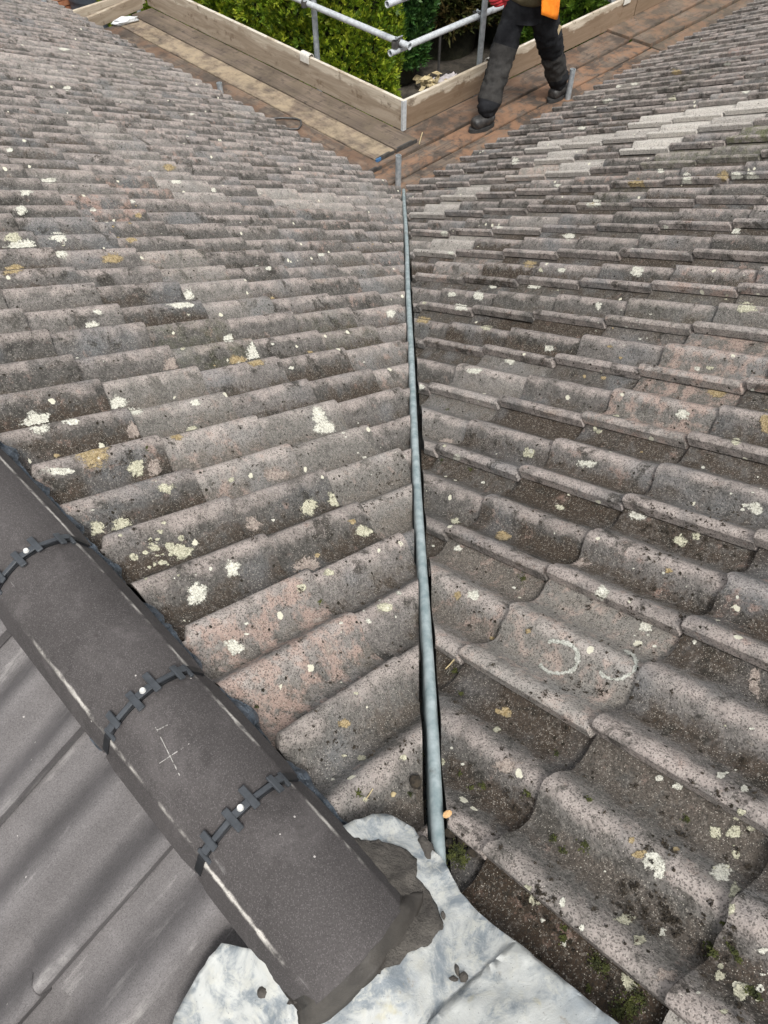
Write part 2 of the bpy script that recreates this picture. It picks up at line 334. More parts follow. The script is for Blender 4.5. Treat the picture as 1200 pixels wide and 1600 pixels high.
def box_mesh(sx, sy, sz, name='box', bev=.004, subx=1, jit=0):
    bm = bmesh.new(); bmesh.ops.create_cube(bm, size=1)
    for v in bm.verts: v.co.x *= sx; v.co.y *= sy; v.co.z *= sz
    if subx > 1:
        for k in range(1, subx): bmesh.ops.bisect_plane(bm, geom=bm.verts[:]+bm.edges[:]+bm.faces[:], plane_co=(-sx/2+sx*k/subx, 0, 0), plane_no=(1, 0, 0))
    if bev: bmesh.ops.bevel(bm, geom=[e for e in bm.edges if e.calc_face_angle(0) > .5], offset=bev, segments=2, affect='EDGES')
    if jit:
        for v in bm.verts: v.co += Vector((0, mnoise.noise(v.co*1.3+Vector((sx*7, 0, 0))), mnoise.noise(v.co*1.1+Vector((3, sy*9, 1)))))*jit
    return bm_mesh(bm, name)
# ================================================================= GROUND
bm = bmesh.new(); bmesh.ops.create_grid(bm, x_segments=60, y_segments=60, size=150)
me = bm_mesh(bm, 'ground'); g = link('ground', me, None, M['soil']); g.location = (0, 20, -4.2); tag(g, kind='structure')
# ================================================================= TILES
LIFT, DEP, TH = .018, .049, .013
def sm(a, b, x):
    t = min(1, max(0, (x-a)/(b-a))); return t*t*(3-2*t)
def zt(x, y):
    u = (x/(TW/2)) % 1.0
    c = .5+.5*math.cos(2*math.pi*max(.5*u/.62, .5+.5*(u-.62)/.38))     # S roll: long fall, steep rise
    if x > .243: c = .34*sm(.243, TW, x)                              # low underlock, covered by the next tile's lip
    z = -DEP*(1-c)
    z += .006*(1-sm(-.005, .05, x))
    return z + LIFT*y/GS
def tile_mesh(var):
    rr = random.Random(var*13+1)
    xs = [-.014, -.011]+[-.006+i*(TW+.010)/34 for i in range(35)]
    ys = [0, -.0035, -.05, -.12, -.20, -.28, -GS+.010, -GS-.003, -.40]
    bm = bmesh.new(); sd_ = Vector((var*5.3, var*2.1, 0))
    def jit(x, y):
        k = max(0, 1+y/.06)
        return mnoise.noise(Vector((x*30, y*8, var*3.7)))*.0022*k + mnoise.noise(Vector((x*150, 1, var*1.7)))*.0012*k
    chips = [(rr.uniform(0, TW), rr.uniform(.008, .02), rr.uniform(.004, .012)) for _ in range(rr.choice([0, 1, 1, 2]))]
    top = []; bot = []
    for j, y in enumerate(ys):
        rt = []; rb = []
        for i, x in enumerate(xs):
            dy = jit(x, y)
            if j < 2:
                for cx, cw, cdp in chips: dy -= cdp*max(0, 1-((x-cx)/cw)**2)
            z = zt(x, y)+mnoise.noise(Vector((x*14, y*11, 4.4+var)))*.0016
            if i == 0: z -= .0018
            if j >= 7 and i < 8: z -= .016; x = .010+(x+.014)*.3
            zz = z-(.0012 if j == 0 else 0)
            rt.append(bm.verts.new((x, y+dy, zz))); rb.append(bm.verts.new((x+(.004 if i < 2 else 0), y+dy-(.002 if j == 0 else 0), z-(.026 if i < 2 else TH))))
        top.append(rt); bot.append(rb)
    nx, ny = len(xs), len(ys)
    for j in range(ny-1):
        for i in range(nx-1):
            bm.faces.new((top[j][i], top[j+1][i], top[j+1][i+1], top[j][i+1])); bm.faces.new((bot[j][i], bot[j][i+1], bot[j+1][i+1], bot[j+1][i]))
    for j in range(ny-1):
        bm.faces.new((top[j][0], bot[j][0], bot[j+1][0], top[j+1][0])); bm.faces.new((top[j][-1], top[j+1][-1], bot[j+1][-1], bot[j][-1]))
    for i in range(nx-1):
        bm.faces.new((top[0][i], top[0][i+1], bot[0][i+1], bot[0][i])); bm.faces.new((top[-1][i], bot[-1][i], bot[-1][i+1], top[-1][i+1]))
    return sharp(bm_mesh(bm, 'roof_tile', True), 48)
TILES = [tile_mesh(v) for v in range(7)]
NT = [me.copy() for me in TILES[:3]]
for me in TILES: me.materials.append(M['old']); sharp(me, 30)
for me in NT: me.materials.append(M['new'])
def cut_mesh(me, mat, planes):
    """planes: (co, no) in world; the side the normal points to is removed"""
    bm = bmesh.new(); bm.from_mesh(me); bm.transform(mat)
    for co_, no_ in planes:
        r = bmesh.ops.bisect_plane(bm, geom=bm.verts[:]+bm.edges[:]+bm.faces[:], plane_co=co_, plane_no=no_, clear_outer=True, dist=1e-5)
        ed = [e for e in r['geom_cut'] if isinstance(e, bmesh.types.BMEdge) and e.is_valid and e.is_boundary]
        if ed:
            try: bmesh.ops.triangle_fill(bm, edges=ed, use_beauty=True)
            except Exception: pass
        if not bm.faces: break
    n = len(bm.faces)
    if n < 6: bm.free(); return None
    bm.transform(mat.inverted()); o = bpy.data.meshes.new('roof_tile'); bm.to_mesh(o); bm.free()
    for mm in me.materials: o.materials.append(mm)
    return sharp(o, 30)
cs = 1/math.sqrt(1+T*T)
nWA = Vector((T*Q, T*Q, 1)).normalized(); nWR = Vector((-T*Q, T*Q, 1)).normalized(); nWB = Vector((-T*Q, -T*Q, 1)).normalized()
dA = (AA-ZZ*T).normalized(); dR = (BB-ZZ*T).normalized(); dB = (-AA-ZZ*T).normalized()
A_P0, A_G, A_S0 = .335, .3040, .722      # tails of the left slope at p = P0 + k*G, lap crests at s = S0 + i*TW
R_S0, R_G, R_P0 = .3458, .3065, .4505
def vis(P, mar):
    q = pix(P)
    return q is not None and -mar < q[0] < 1200+mar and -mar < q[1] < 1600+mar
TILEIDX = {}
def lay(side):
    out = []
    rr = random.Random({'A': 3, 'R': 4, 'B': 5}[side])
    for k in range(-6, 12):
        for i in range(-14, 34):
            if side == 'A':
                p, s = A_P0+k*A_G, A_S0+i*TW
                if k < 0 or s < -.2: continue
                o = PW(p, s, -T*p); X, Y, Zn = -BB, dA, nWA
                cx = o+X*(TW/2)
                planes = [(Vector((-.017+rr.uniform(-.005, .005), 0, 0)), Vector((1, 0, 0)))]
                if k == 0: planes.append((PW(.006+rr.uniform(-.004, .004), s, 0), -AA))
            elif side == 'R':
                p, s = R_P0+i*TW, R_S0+k*R_G
                if p < -.6: continue
                o = PW(p, s, -T*s); X, Y, Zn = AA, dR, nWR
                planes = [(Vector((.0175+rr.uniform(-.004, .006), 0, 0)), Vector((-1, 0, 0)))]
            else:
                if k < 0 or i > 8 or i < -6 or k > 2: continue
                p, s = -.515-k*R_G, .4215+i*.2785
                o = PW(p, s, .053+T*(p+.112)); X, Y, Zn = BB, dB, nWB
                planes = [(Vector((0, -.158+.004, 0)), Vector((0, -1, 0)))]
                if k == 0: planes.append((PW(-.175, s, 0), AA))
            rot = Matrix.Rotation(rr.gauss(0, .006), 4, 'Z') @ Matrix.Rotation(rr.gauss(0, .004), 4, 'Y')
            o = o+X*rr.gauss(0, .0022)+Y*rr.gauss(0, .0035)+Zn*rr.uniform(-.001, .002)
            mtx = frame(X, Y, Zn, o) @ rot
            if side == 'B': mtx = mtx @ Matrix.Diagonal((.928, 1, 1, 1))
            cen = mtx @ Vector((TW/2, -GS/2, -.02))
            if not (vis(cen, 750) or vis(mtx @ Vector((0, 0, 0)), 750)): continue
            me = (NT if side == 'B' else TILES)[rr.randrange(3 if side == 'B' else 7)]
            bb = [mtx @ Vector((x, y, 0)) for x in (-.02, TW+.01) for y in (.003, -.40)]
            need = []; gone = False
            for co_, no_ in planes:
                dd = [(b-co_).dot(no_) for b in bb]
                if min(dd) > 0: gone = True
                elif max(dd) > 0: need.append((co_, no_))
            if gone: continue
            if need:
                me = cut_mesh(me, mtx, need)
                if me is None: continue
            out.append(dict(mtx=mtx, me=me, k=k, i=i, cen=cen, d=(cen-Vector(CAM)).length)); TILEIDX[(side, k, i)] = out[-1]
    return out
# how individual tiles differ: (pale, moss, pink, -)
def near_tiles(side, u, v):
    P = at(u, v, nA, -.02) if side == 'A' else at(u, v, nR, -.02)
    p, s = to_ps(P)
    if side == 'A': k = math.ceil((p-A_P0)/A_G); i = math.ceil((s-A_S0)/TW)
    else: k = math.ceil((s-R_S0)/R_G); i = math.floor((p-R_P0)/TW)
    return side, k, i
SPECIAL = {}
def special(side, col, *uv):
    for u, v in uv: SPECIAL[near_tiles(side, u, v)] = col
special('A', (1.0, 0, .1), (455, 312), (500, 318)); special('A', (.35, 0, .3), (420, 300), (540, 325))
special('A', (.0, 0, 1.0), (410, 1045), (470, 1110)); special('A', (.1, 0, .55), (350, 975), (260, 660))
special('R', (.95, 0, .3), (1060, 190), (1080, 170), (1130, 165), (1190, 160), (990, 232)); special('R', (.62, 0, .15), (900, 225), (930, 245), (970, 215), (870, 240), (880, 215), (1030, 200), (1180, 190))
special('R', (.35, .1, .6), (735, 285), (800, 275)); special('R', (.5, 0, 0), (760, 285), (655, 335), (690, 378), (720, 385))
special('R', (.12, .75, 0), (1150, 212), (1130, 232), (1110, 245)); special('R', (.15, .35, 0), (1080, 250), (1190, 225))
special('R', (.30, 0, .35), (840, 1000)); special('R', (.15, 0, .5), (1080, 555), (1150, 560), (1050, 600)); special('R', (.75, 0, 0), (1040, 1590))
special('A', (.18, 0, .1), (240, 640), (520, 650), (610, 720))
def build_roof(side, name, label, cat):
    root = empty(name, (0, 0, 0), label, cat)
    ts = sorted(lay(side), key=lambda d: (not vis(d['cen'], 70), d['d']))
    rest = bmesh.new(); nrest = 0; rr = random.Random(9)
    for n_, t in enumerate(ts):
        if n_ < 296:
            o = link('roof_tile', t['me'], root); o.matrix_world = t['mtx']; t['o'] = o
            c = SPECIAL.get((side, t['k'], t['i']))
            if c is None: c = (max(0, rr.gauss(-.06, .12)), max(0, rr.gauss(-.12, .1)), max(0, rr.gauss(-.02, .16)))
            near_ = max(0, min(1, (2.7-t['d'])/1.3)); dirt = max(0, min(1, rr.gauss(.44+.28*near_*(1 if side == 'R' else .8), .20)))
            o.color = (c[0], c[1], c[2], dirt if max(c) < .5 else dirt*.35)
        else:
            b2 = bmesh.new(); b2.from_mesh(t['me']); b2.transform(t['mtx']); tmp = bpy.data.meshes.new('tmp'); b2.to_mesh(tmp); b2.free()
            rest.from_mesh(tmp); bpy.data.meshes.remove(tmp); nrest += 1
    if nrest:
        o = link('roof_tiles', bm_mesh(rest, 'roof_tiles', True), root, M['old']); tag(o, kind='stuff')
    print(side, 'tiles', len(ts), 'rest', nrest)
    return root
roofA = build_roof('A', 'tiled_roof', 'weathered grey pantile slope left of the metal valley, its tiles spotted with white and ochre lichen', 'roof')
roofR = build_roof('R', 'tiled_roof', 'weathered grey pantile slope right of the metal valley, with pale patched tiles near the walkway', 'roof')
roofB = build_roof('B', 'tiled_roof', 'clean dark new pantiles in the corner below the dark ridge tiles', 'roof')
def sheet(name, pts, parent, mat, th=.004):
    bm = bmesh.new(); a = [bm.verts.new(p) for p in pts]; b = [bm.verts.new(Vector(p)-ZZ*th) for p in pts]; n = len(pts)
    bm.faces.new(a); bm.faces.new(b[::-1])
    for k in range(n): bm.faces.new((a[k], b[k], b[(k+1) % n], a[(k+1) % n]))
    return link(name, bm_mesh(bm, name), parent, mat)
hf = -.135
sheet('underlay', [PW(-.1, -.1, hf+T*.1), PW(3.7, 3.7, hf-T*3.7), PW(3.7, 11, hf-T*3.7), PW(-.112, 11, hf+T*.112)], roofA, M['felt'])
sheet('underlay', [PW(-2.2, -2.2, hf+T*2.2), PW(11, -2.2, hf+T*2.2), PW(11, 3.72, hf-T*3.72), PW(3.72, 3.72, hf-T*3.72)], roofR, M['felt'])
sheet('underlay', [PW(-.112, -.08, hf+.05), PW(-.112, 3, hf+.05), PW(-1.2, 3, hf+.053-T*1.088), PW(-1.2, 1.0, hf+.053-T*1.088)], roofB, M['felt'])
# ================================================================= VALLEY
def strip(name, prof, stations, parent, mat, closed=False):
    bm = bmesh.new(); rows = []
    for P, X, U in stations: rows.append([bm.verts.new(P+X*x+U*z) for x, z in prof])
    for a, b in zip(rows, rows[1:]):
        for k in range(len(prof)-(0 if closed else 1)):
            k2 = (k+1) % len(prof); bm.faces.new((a[k], a[k2], b[k2], b[k]))
    if closed: bm.faces.new(rows[0]); bm.faces.new(rows[-1][::-1])
    return link(name, sharp(bm_mesh(bm, name, True), 60), parent, mat)
val = empty('roof_valley', PW(0, 0, 0), 'long grey metal valley rib running down between the two weathered pantile slopes', 'roof valley')
xf = Vector((1, 0, 0)); vd = Vector((0, math.sqrt(2), -T)).normalized(); vu = xf.cross(vd).normalized()
def vstat(p0, p1, n, dz=0):
    out = []
    for k in range(n+1):
        p = p0+(p1-p0)*k/n
        wob = -.006*math.sin(math.pi*min(1, max(0, (p-.3)/2.2)))+.0015*math.sin(p*5)
        out.append((PW(p, p, -T*p+dz)+xf*wob, xf, vu))
    return out
tr = [(-.13, .03), (-.10, -.004), (-.035, -.012), (.035, -.012), (.10, -.004), (.13, .03), (.13, .026), (.10, -.009), (-.10, -.009), (-.13, .026)]
strip('trough', tr, vstat(-.02, 3.80, 40, -.090), val, M['trough'], True)
rib = [(.0122*math.cos(a), .022+.0122*math.sin(a)) for a in [math.pi*k/10 for k in range(11)]]
rib = [(.014, -.065)]+rib+[(-.014, -.065)]
strip('rib', rib, vstat(.062, 3.70, 60, -.042), val, M['rib'], True)
# second valley at the foot of the new tiles
val2 = empty('roof_valley', PW(-.3, .08, 0), 'strip of grey metal valley along the lower left edge under the new pantiles', 'roof valley')
v2 = [(PW(-.14-s, s-.085, -.036-T*s), Vector((0, 1, 0)), Vector((-T, 0, 1.41)).normalized()) for s in np.linspace(.1, 1.5, 12)]
strip('trough', tr, v2, val2, M['rib'], True)
strip('rib', [(x-.005, z+.02) for x, z in rib], v2, val2, M['rib'], True)
# ================================================================= RIDGE TILES
RC, RZ = -.114, .004
def rtop(x): return .050+.038*max(0, 1-(abs(x)/.088)**2.1)
def rprof(th):
    """flat-topped cap: sloping side flange, crisp arris, gently arched top"""
    f = min(1, max(0, th/math.pi))
    if f < .16: k = f/.16; return .111-.023*k, .050*k
    if f > .84: k = (1-f)/.16; return -(.111-.023*k), .050*k
    x = .088*math.cos((f-.16)/.68*math.pi)*.35+.088*(1-2*(f-.16)/.68)*.65
    return x, rtop(x)
BULGE = .020
def ridge_tile(s0, s1, twist, label, first=False):
    L = s1-s0; NT_ = 50; ny = 8; bm = bmesh.new(); outer = []; inner = []
    for j in range(ny+1):
        y = -L/2+L*j/ny; ro = []; ri = []
        e = .003 if j in (0, ny) else 0
        for k in range(NT_+1):
            th = math.pi*k/NT_; x, z = rprof(th)
            jy = mnoise.noise(Vector((x*40, s0*9, j)))*.0022 if j in (0, ny) else 0
            xn, zn = x*(1-e/.1), z-e
            if first and j < 4: jy -= BULGE*math.sin(th)*(1-j/4)
            ro.append(bm.verts.new((xn, y+jy, max(zn, 0)+mnoise.noise(Vector((x*11, y*9, s0*5)))*.0010+mnoise.noise(Vector((x*60, y*45, s0*5)))*.0006))); ri.append(bm.verts.new((x*.87, y+jy, z*.84-.001)))
        outer.append(ro); inner.append(ri)
    ys = list(range(ny+1))
    for j in range(ny):
        for k in range(NT_):
            bm.faces.new((outer[j][k], outer[j][k+1], outer[j+1][k+1], outer[j+1][k])); bm.faces.new((inner[j][k], inner[j+1][k], inner[j+1][k+1], inner[j][k+1]))
        for k in (0, NT_):
            f = (outer[j][k], outer[j+1][k], inner[j+1][k], inner[j][k]); bm.faces.new(f if k == 0 else f[::-1])
    for j in (0, ny):
        for k in range(NT_):
            f = (outer[j][k], inner[j][k], inner[j][k+1], outer[j][k+1]); bm.faces.new(f if j == 0 else f[::-1])
    o = link('ridge_tile', sharp(bm_mesh(bm, 'ridge_tile', True), 28), None, M['ridge'])
    o.matrix_world = frame(AA, BB, ZZ, PW(RC, (s0+s1)/2, RZ)) @ Matrix.Rotation(twist, 4, 'Z') @ Matrix.Rotation(rnd.gauss(0, .008), 4, 'X')
    return tag(o, label, 'ridge tile', 'dark ridge tiles')
joints = [.068, .330, .600, 1.003, 1.405, 1.82]
rl = ['dark ridge tile at the row end, bedded in wet mortar beside the lead',
      'dark ridge tile with a white scratched cross, second in the row from the lead',
      'long dark ridge tile without scratches, third in the row from the lead',
      'dark ridge tile fourth from the lead, running out of the photo at the left edge', 'dark ridge tile farthest up the row, fifth from the lead']
for k in range(5): ridge_tile(joints[k]+.004, joints[k+1]-.004, rnd.gauss(.01, .008), rl[k], k == 0)
# scratched cross on tile 1
def ribbon(name, pts, w, lift, mat, label, cat, thick=.0012):
    bm = bmesh.new(); rows = []
    for k, p in enumerate(pts):
        t = (pts[min(k+1, len(pts)-1)]-pts[max(k-1, 0)]).normalized(); sdv = t.cross(ZZ).normalized()*(w*(.4+.6*rnd.random()))
        rows.append([bm.verts.new(p-sdv+ZZ*lift), bm.verts.new(p+sdv+ZZ*lift), bm.verts.new(p+sdv+ZZ*(lift-thick)), bm.verts.new(p-sdv+ZZ*(lift-thick))])
    for a, b in zip(rows, rows[1:]):
        for q in range(4): bm.faces.new((a[q], b[q], b[(q+1) % 4], a[(q+1) % 4]))
    bm.faces.new(rows[0]); bm.faces.new(rows[-1][::-1])
    return bm
def on_ridge(u, v):
    P = at(u, v, nZ, .088); p, s = to_ps(P)
    for _ in range(4):
        x = min(.105, max(-.105, p-RC)); z = RZ+(rtop(x) if abs(x) < .088 else .05*(.111-abs(x))/.023)
        P = at(u, v, nZ, z); p, s = to_ps(P)
    return P
bmx = bmesh.new()
for a, b in (((243, 1136), (281, 1212)), ((249, 1193), (296, 1162)), ((246, 1141), (262, 1133))):
    pts = [on_ridge(a[0]+(b[0]-a[0])*k/12, a[1]+(b[1]-a[1])*k/12) for k in range(13)]
    bb_ = ribbon('s', pts, .0010, .0012, None, '', ''); tmp = bpy.data.meshes.new('t'); bb_.to_mesh(tmp); bb_.free(); bmx.from_mesh(tmp); bpy.data.meshes.remove(tmp)
tag(link('scratch_mark', bm_mesh(bmx, 'scratch_mark'), None, M['scratch']), 'white scratched cross on the second ridge tile', 'scratch mark')
# plastic unions
def bm_box(bm, mtx, sx, sy, sz):
    r = bmesh.ops.create_cube(bm, size=1, matrix=mtx @ Matrix.Diagonal((sx, sy, sz, 1)))
    ed = list({e for v in r['verts'] for e in v.link_edges})
    bmesh.ops.bevel(bm, geom=ed, offset=min(sx, sy, sz)*.22, segments=1, affect='EDGES')
def ridge_union(s, twist, label):
    root = empty('ridge_union', PW(RC, s, RZ), label, 'ridge union', 'black plastic ridge unions')
    fr = frame(AA, BB, ZZ, PW(RC, s, RZ)) @ Matrix.Rotation(twist, 4, 'Z')
    # arched band lying in the joint
    bm = bmesh.new(); rows = []
    ks = [math.pi*(.045+.91*k/40) for k in range(41)]
    for th in ks:
        x, z = rprof(th); up = Vector((x*.35, 0, .06)).normalized(); o = Vector((x, 0, z))+up*.0015
        rows.append([bm.verts.new(o+Vector((0, -.0075, 0))-up*.001), bm.verts.new(o+Vector((0, .0075, 0))-up*.001), bm.verts.new(o+Vector((0, .0075, 0))-up*.02), bm.verts.new(o+Vector((0, -.0075, 0))-up*.02)])
    for a, b in zip(rows, rows[1:]):
        for q in range(4): bm.faces.new((a[q], b[q], b[(q+1) % 4], a[(q+1) % 4]))
    bm.faces.new(rows[0]); bm.faces.new(rows[-1][::-1])
    b_ = link('band', bm_mesh(bm, 'band'), root, M['plastic']); b_.matrix_world = fr
    def face(th):
        x, z = rprof(th); x2, z2 = rprof(th+.02); x1, z1 = rprof(th-.02)
        tx = Vector((x1-x2, 0, z1-z2)).normalized(); up = Vector((-tx.z, 0, tx.x))
        if up.z < 0: up = -up
        return frame(tx, Vector((0, 1, 0)), up, Vector((x, 0, z)))
    # raised ribs between the clips
    for th in (1.12, 2.02):
        bm = bmesh.new(); bm_box(bm, face(th) @ Matrix.Translation((0, 0, .003)), .044, .009, .006)
        o = link('band_rib', bm_mesh(bm, 'band_rib'), root, M['plastic2']); o.matrix_world = fr
    # H-shaped clips
    for th, wd, scr in ((1.57, .040, True), (.80, .022, False), (2.34, .022, False)):
        bm = bmesh.new(); F = face(th)
        for sx in ((-1, 1) if scr else (math.copysign(1, -math.cos(th)),)): bm_box(bm, F @ Matrix.Translation((sx*wd/2, .004*sx, .0065)), .0125, .042 if scr else .034, .005)
        bm_box(bm, F @ Matrix.Translation((0, 0, .0055)), wd*.8, .013, .0045)
        if not scr: bm_box(bm, F @ Matrix.Translation((math.copysign(.016, math.cos(th)), -.002, -.002)), .008, .030, .006)
        o = link('clip', bm_mesh(bm, 'clip'), root, M['plastic2']); o.matrix_world = fr
        if scr:
            bm = bmesh.new(); bmesh.ops.create_cone(bm, cap_ends=True, segments=14, radius1=.0058, radius2=.0045, depth=.004, matrix=F @ Matrix.Translation((0, .001, .0100)))
            o = link('screw', bm_mesh(bm, 'screw'), root, M['screw']); o.matrix_world = fr
ridge_union(.330, .03, 'black plastic ridge union with a white screw, in the ridge joint nearest the lead')
ridge_union(.600, .03, 'black plastic ridge union at the upper end of the ridge tile with the scratched cross')
ridge_union(1.003, .04, 'black plastic ridge union at the far end of the long ridge tile')
ridge_union(1.405, .0, 'black plastic ridge union farthest up the ridge')
# crinkled ridge roll showing between ridge tiles and pantiles
def crinkle(side, label):
    bm = bmesh.new(); rows = []; n = 260; nw = 7
    for j in range(n+1):
        s = .16+1.75*j/n; row = []
        for k in range(nw):
            f = k/(nw-1)
            edge = .004+.010*mnoise.noise(Vector((s*9, side, 2)))+.013*max(0, math.cos(2*math.pi*(s-A_S0-.075)/.15))-.010*max(0, mnoise.noise(Vector((s*4, side*3, 6)))*2)
            if side > 0: p = -.012+(edge+.012)*f; z = -T*p-.006-f*.020*(.5-.5*math.cos(2*math.pi*(s-A_S0)/.15))
            else: p = -.215-max(.002, edge*.75-.003)*f; z = .053+T*(p+.112)+.004-f*.022*(.5-.5*math.cos(2*math.pi*(s-.4215)/.139))
            z += .006*mnoise.noise(Vector((s*75, f*4, 5+side)))+.009*abs(mnoise.noise(Vector((s*120+f*20, f*9, side))))
            row.append(bm.verts.new(PW(p+.004*mnoise.noise(Vector((s*60, f, 1))), s, z)))
        rows.append(row)
    for a, b in zip(rows, rows[1:]):
        for k in range(nw-1): bm.faces.new((a[k], a[k+1], b[k+1], b[k]))
    o = link('ridge_roll', bm_mesh(bm, 'ridge_roll'), None, M['foil']); md = o.modifiers.new('t', 'SOLIDIFY'); md.thickness = .001
    tag(o, label, 'ridge roll')
crinkle(1, 'crinkled blue grey foil strip between ridge tiles and weathered pantiles')
crinkle(-1, 'crinkled blue grey foil strip between ridge tiles and new dark pantiles')
# ================================================================= LEAD SADDLE, MORTAR
def roof_z(p, s):
    a, b, k = -T*s, min(-T*p, .053+T*(p+.112)), .025
    h = max(k-abs(a-b), 0)/k
    return max(a, b)+h*h*k*.25
def in_poly(x, y, poly):
    c = False; n = len(poly)
    for i in range(n):
        x1, y1 = poly[i]; x2, y2 = poly[i-1]
        if (y1 > y) != (y2 > y) and x < (x2-x1)*(y-y1)/(y2-y1)+x1: c = not c
    return c
def draped(name, poly, step, zfun, mat, th, wob=.0, edgef=None, smooth=True):
    bpts = []
    n = len(poly)
    for i in range(n):
        (x1, y1), (x2, y2) = poly[i], poly[(i+1) % n]; L = math.hypot(x2-x1, y2-y1); m_ = max(1, int(L/step))
        for k in range(m_):
            f = k/m_; x, y = x1+(x2-x1)*f, y1+(y2-y1)*f
            if wob: n1_, n2_ = Vector((x*45, y*45, 1)), Vector((x*45, y*45, 9)); x += wob*(mnoise.noise(n1_)+.5*mnoise.noise(n1_*3)); y += wob*(mnoise.noise(n2_)+.5*mnoise.noise(n2_*3))
            bpts.append((x, y))
    nb = len(bpts); pts = [Vector(q) for q in bpts]; edges = [(k, (k+1) % nb) for k in range(nb)]
    xs = [q[0] for q in bpts]; ys = [q[1] for q in bpts]
    yy = min(ys)
    while yy < max(ys):
        xx = min(xs)
        while xx < max(xs):
            a, b = xx+rnd.uniform(-.2, .2)*step, yy+rnd.uniform(-.2, .2)*step
            if in_poly(a, b, bpts): pts.append(Vector((a, b)))
            xx += step
        yy += step
    vo, eo, fo, *_ = delaunay_2d_cdt(pts, edges, [], 1, 1e-6)
    bm = bmesh.new(); vs_ = []; bset = set()
    bv = np.array(bpts)
    for v in vo:
        d = float(np.min(np.hypot(bv[:, 0]-v.x, bv[:, 1]-v.y)))
        vs_.append(bm.verts.new(PW(v.x, v.y, zfun(v.x, v.y, d))))
    for f in fo:
        try: bm.faces.new([vs_[i] for i in f])
        except ValueError: pass
    bm.normal_update()
    for f in bm.faces:
        if f.normal.z < 0: f.normal_flip()
    me = bpy.data.meshes.new(name); bm.to_mesh(me); bm.free()
    if smooth: me.polygons.foreach_set('use_smooth', [True]*len(me.polygons))
    o = link(name, me, None, mat); md = o.modifiers.new('t', 'SOLIDIFY'); md.thickness = th; md.offset = -1
    return o
def wr(p, s, a):
    c1 = abs(mnoise.noise(Vector((p*8+s*5, s*8-p*4, 11)))); c2 = abs(mnoise.noise(Vector((p*21-s*9, s*19+p*6, 4))))
    return a*(1.6*math.exp(-(c1/.055)**2)+.9*math.exp(-(c2/.09)**2)-.4)+a*(mnoise.noise(Vector((p*13, s*13, 2)))+.6*mnoise.noise(Vector((p*30, s*26, 7)))+.3*mnoise.noise(Vector((p*75, s*70, 1))))
lead1 = [(.082, .078), (.062, .02), (.057, -.02), (.060, -.085), (.067, -.24), (.07, -.34), (-.25, -.34), (-.42, -.02), (-.47, .15), (-.363, .212), (-.300, .226), (-.251, .228), (-.205, .16), (-.03, .15),
         (-.02, .225), (.016, .216), (.045, .204), (.066, .192), (.085, .145), (.078, .105)]
o = draped('lead_saddle', lead1, .011, lambda p, s, d: roof_z(p, s)+.006+wr(p, s, .0042), M['lead'], .002, .0015)
tag(o, 'pale patinated lead saddle around the end ridge tile and the head of the valley', 'lead flashing')
lead2 = [(.0615, -.083), (.069, -.24), (.072, -.34), (-.25, -.34), (-.19, -.09), (-.13, -.060), (-.04, -.068), (.01, -.076)]
o = draped('lead_sheet', lead2, .011, lambda p, s, d: roof_z(p, s)+.0125+wr(p*1.3+2, s, .004)-.003*(d < .004), M['lead'], .002, .002)
tag(o, 'bluish lead sheet lapped over the lead saddle at the bottom edge of the photo', 'lead flashing')
# wet mortar closing the ridge end
bm = bmesh.new(); NTH = 36; NR = 10; rows = []
for j in range(NR+1):
    f = j/NR; row = []
    for k in range(NTH+1):
        th = math.pi*k/NTH; x, z = rprof(th)
        rx, rz = x*.985, max(.0, z*.93)+RZ
        bx = 1.0+.12*f; out = .0+.030*(f**1.3)*(.55+.45*math.sin(th)**.6)
        p = RC+rx*bx+.012*f*max(0, math.cos(th)); s = joints[0]+.010-BULGE*math.sin(th)-out-.004*mnoise.noise(Vector((k*.3, f*3, 1)))
        zb = roof_z(p, s)+.009
        zz = rz*(1-f**1.5)+zb*f**1.5 if rz > zb else zb+.001
        row.append(bm.verts.new(PW(p, s, zz+.0016*mnoise.noise(Vector((p*60, s*60, 3))))))
    rows.append(row)
for a, b in zip(rows, rows[1:]):
    for k in range(NTH): bm.faces.new((a[k], b[k], b[k+1], a[k+1]))
back = [bm.verts.new(v.co+BB*.03) for v in rows[0]]
for k in range(NTH): bm.faces.new((rows[0][k], rows[0][k+1], back[k+1], back[k]))
o = link('mortar_bedding', bm_mesh(bm, 'mortar_bedding', True), None, M['mortar']); o.modifiers.new('t', 'SOLIDIFY').thickness = .004
tag(o, 'smooth wet mortar closing the open end of the last ridge tile', 'mortar')
sm1 = [(-.02, .205), (.012, .175), (.034, .155), (.046, .125), (.049, .10), (.026, .085), (.030, .055), (.016, .03), (.014, .010), (-.006, .002), (-.03, .004), (-.10, .022), (-.17, .052), (-.222, .085), (-.228, .10), (-.2, .11), (-.03, .12)]
o = draped('mortar_smear', sm1, .006, lambda p, s, d: roof_z(p, s)+.008+wr(p, s, .0045)+min(.006, d*.4)+.0022*mnoise.noise(Vector((p*130, s*130, 5))), M['mortar_dry'], .004, .006)
tag(o, 'rough grey mortar smeared over the lead round the ridge end', 'mortar')
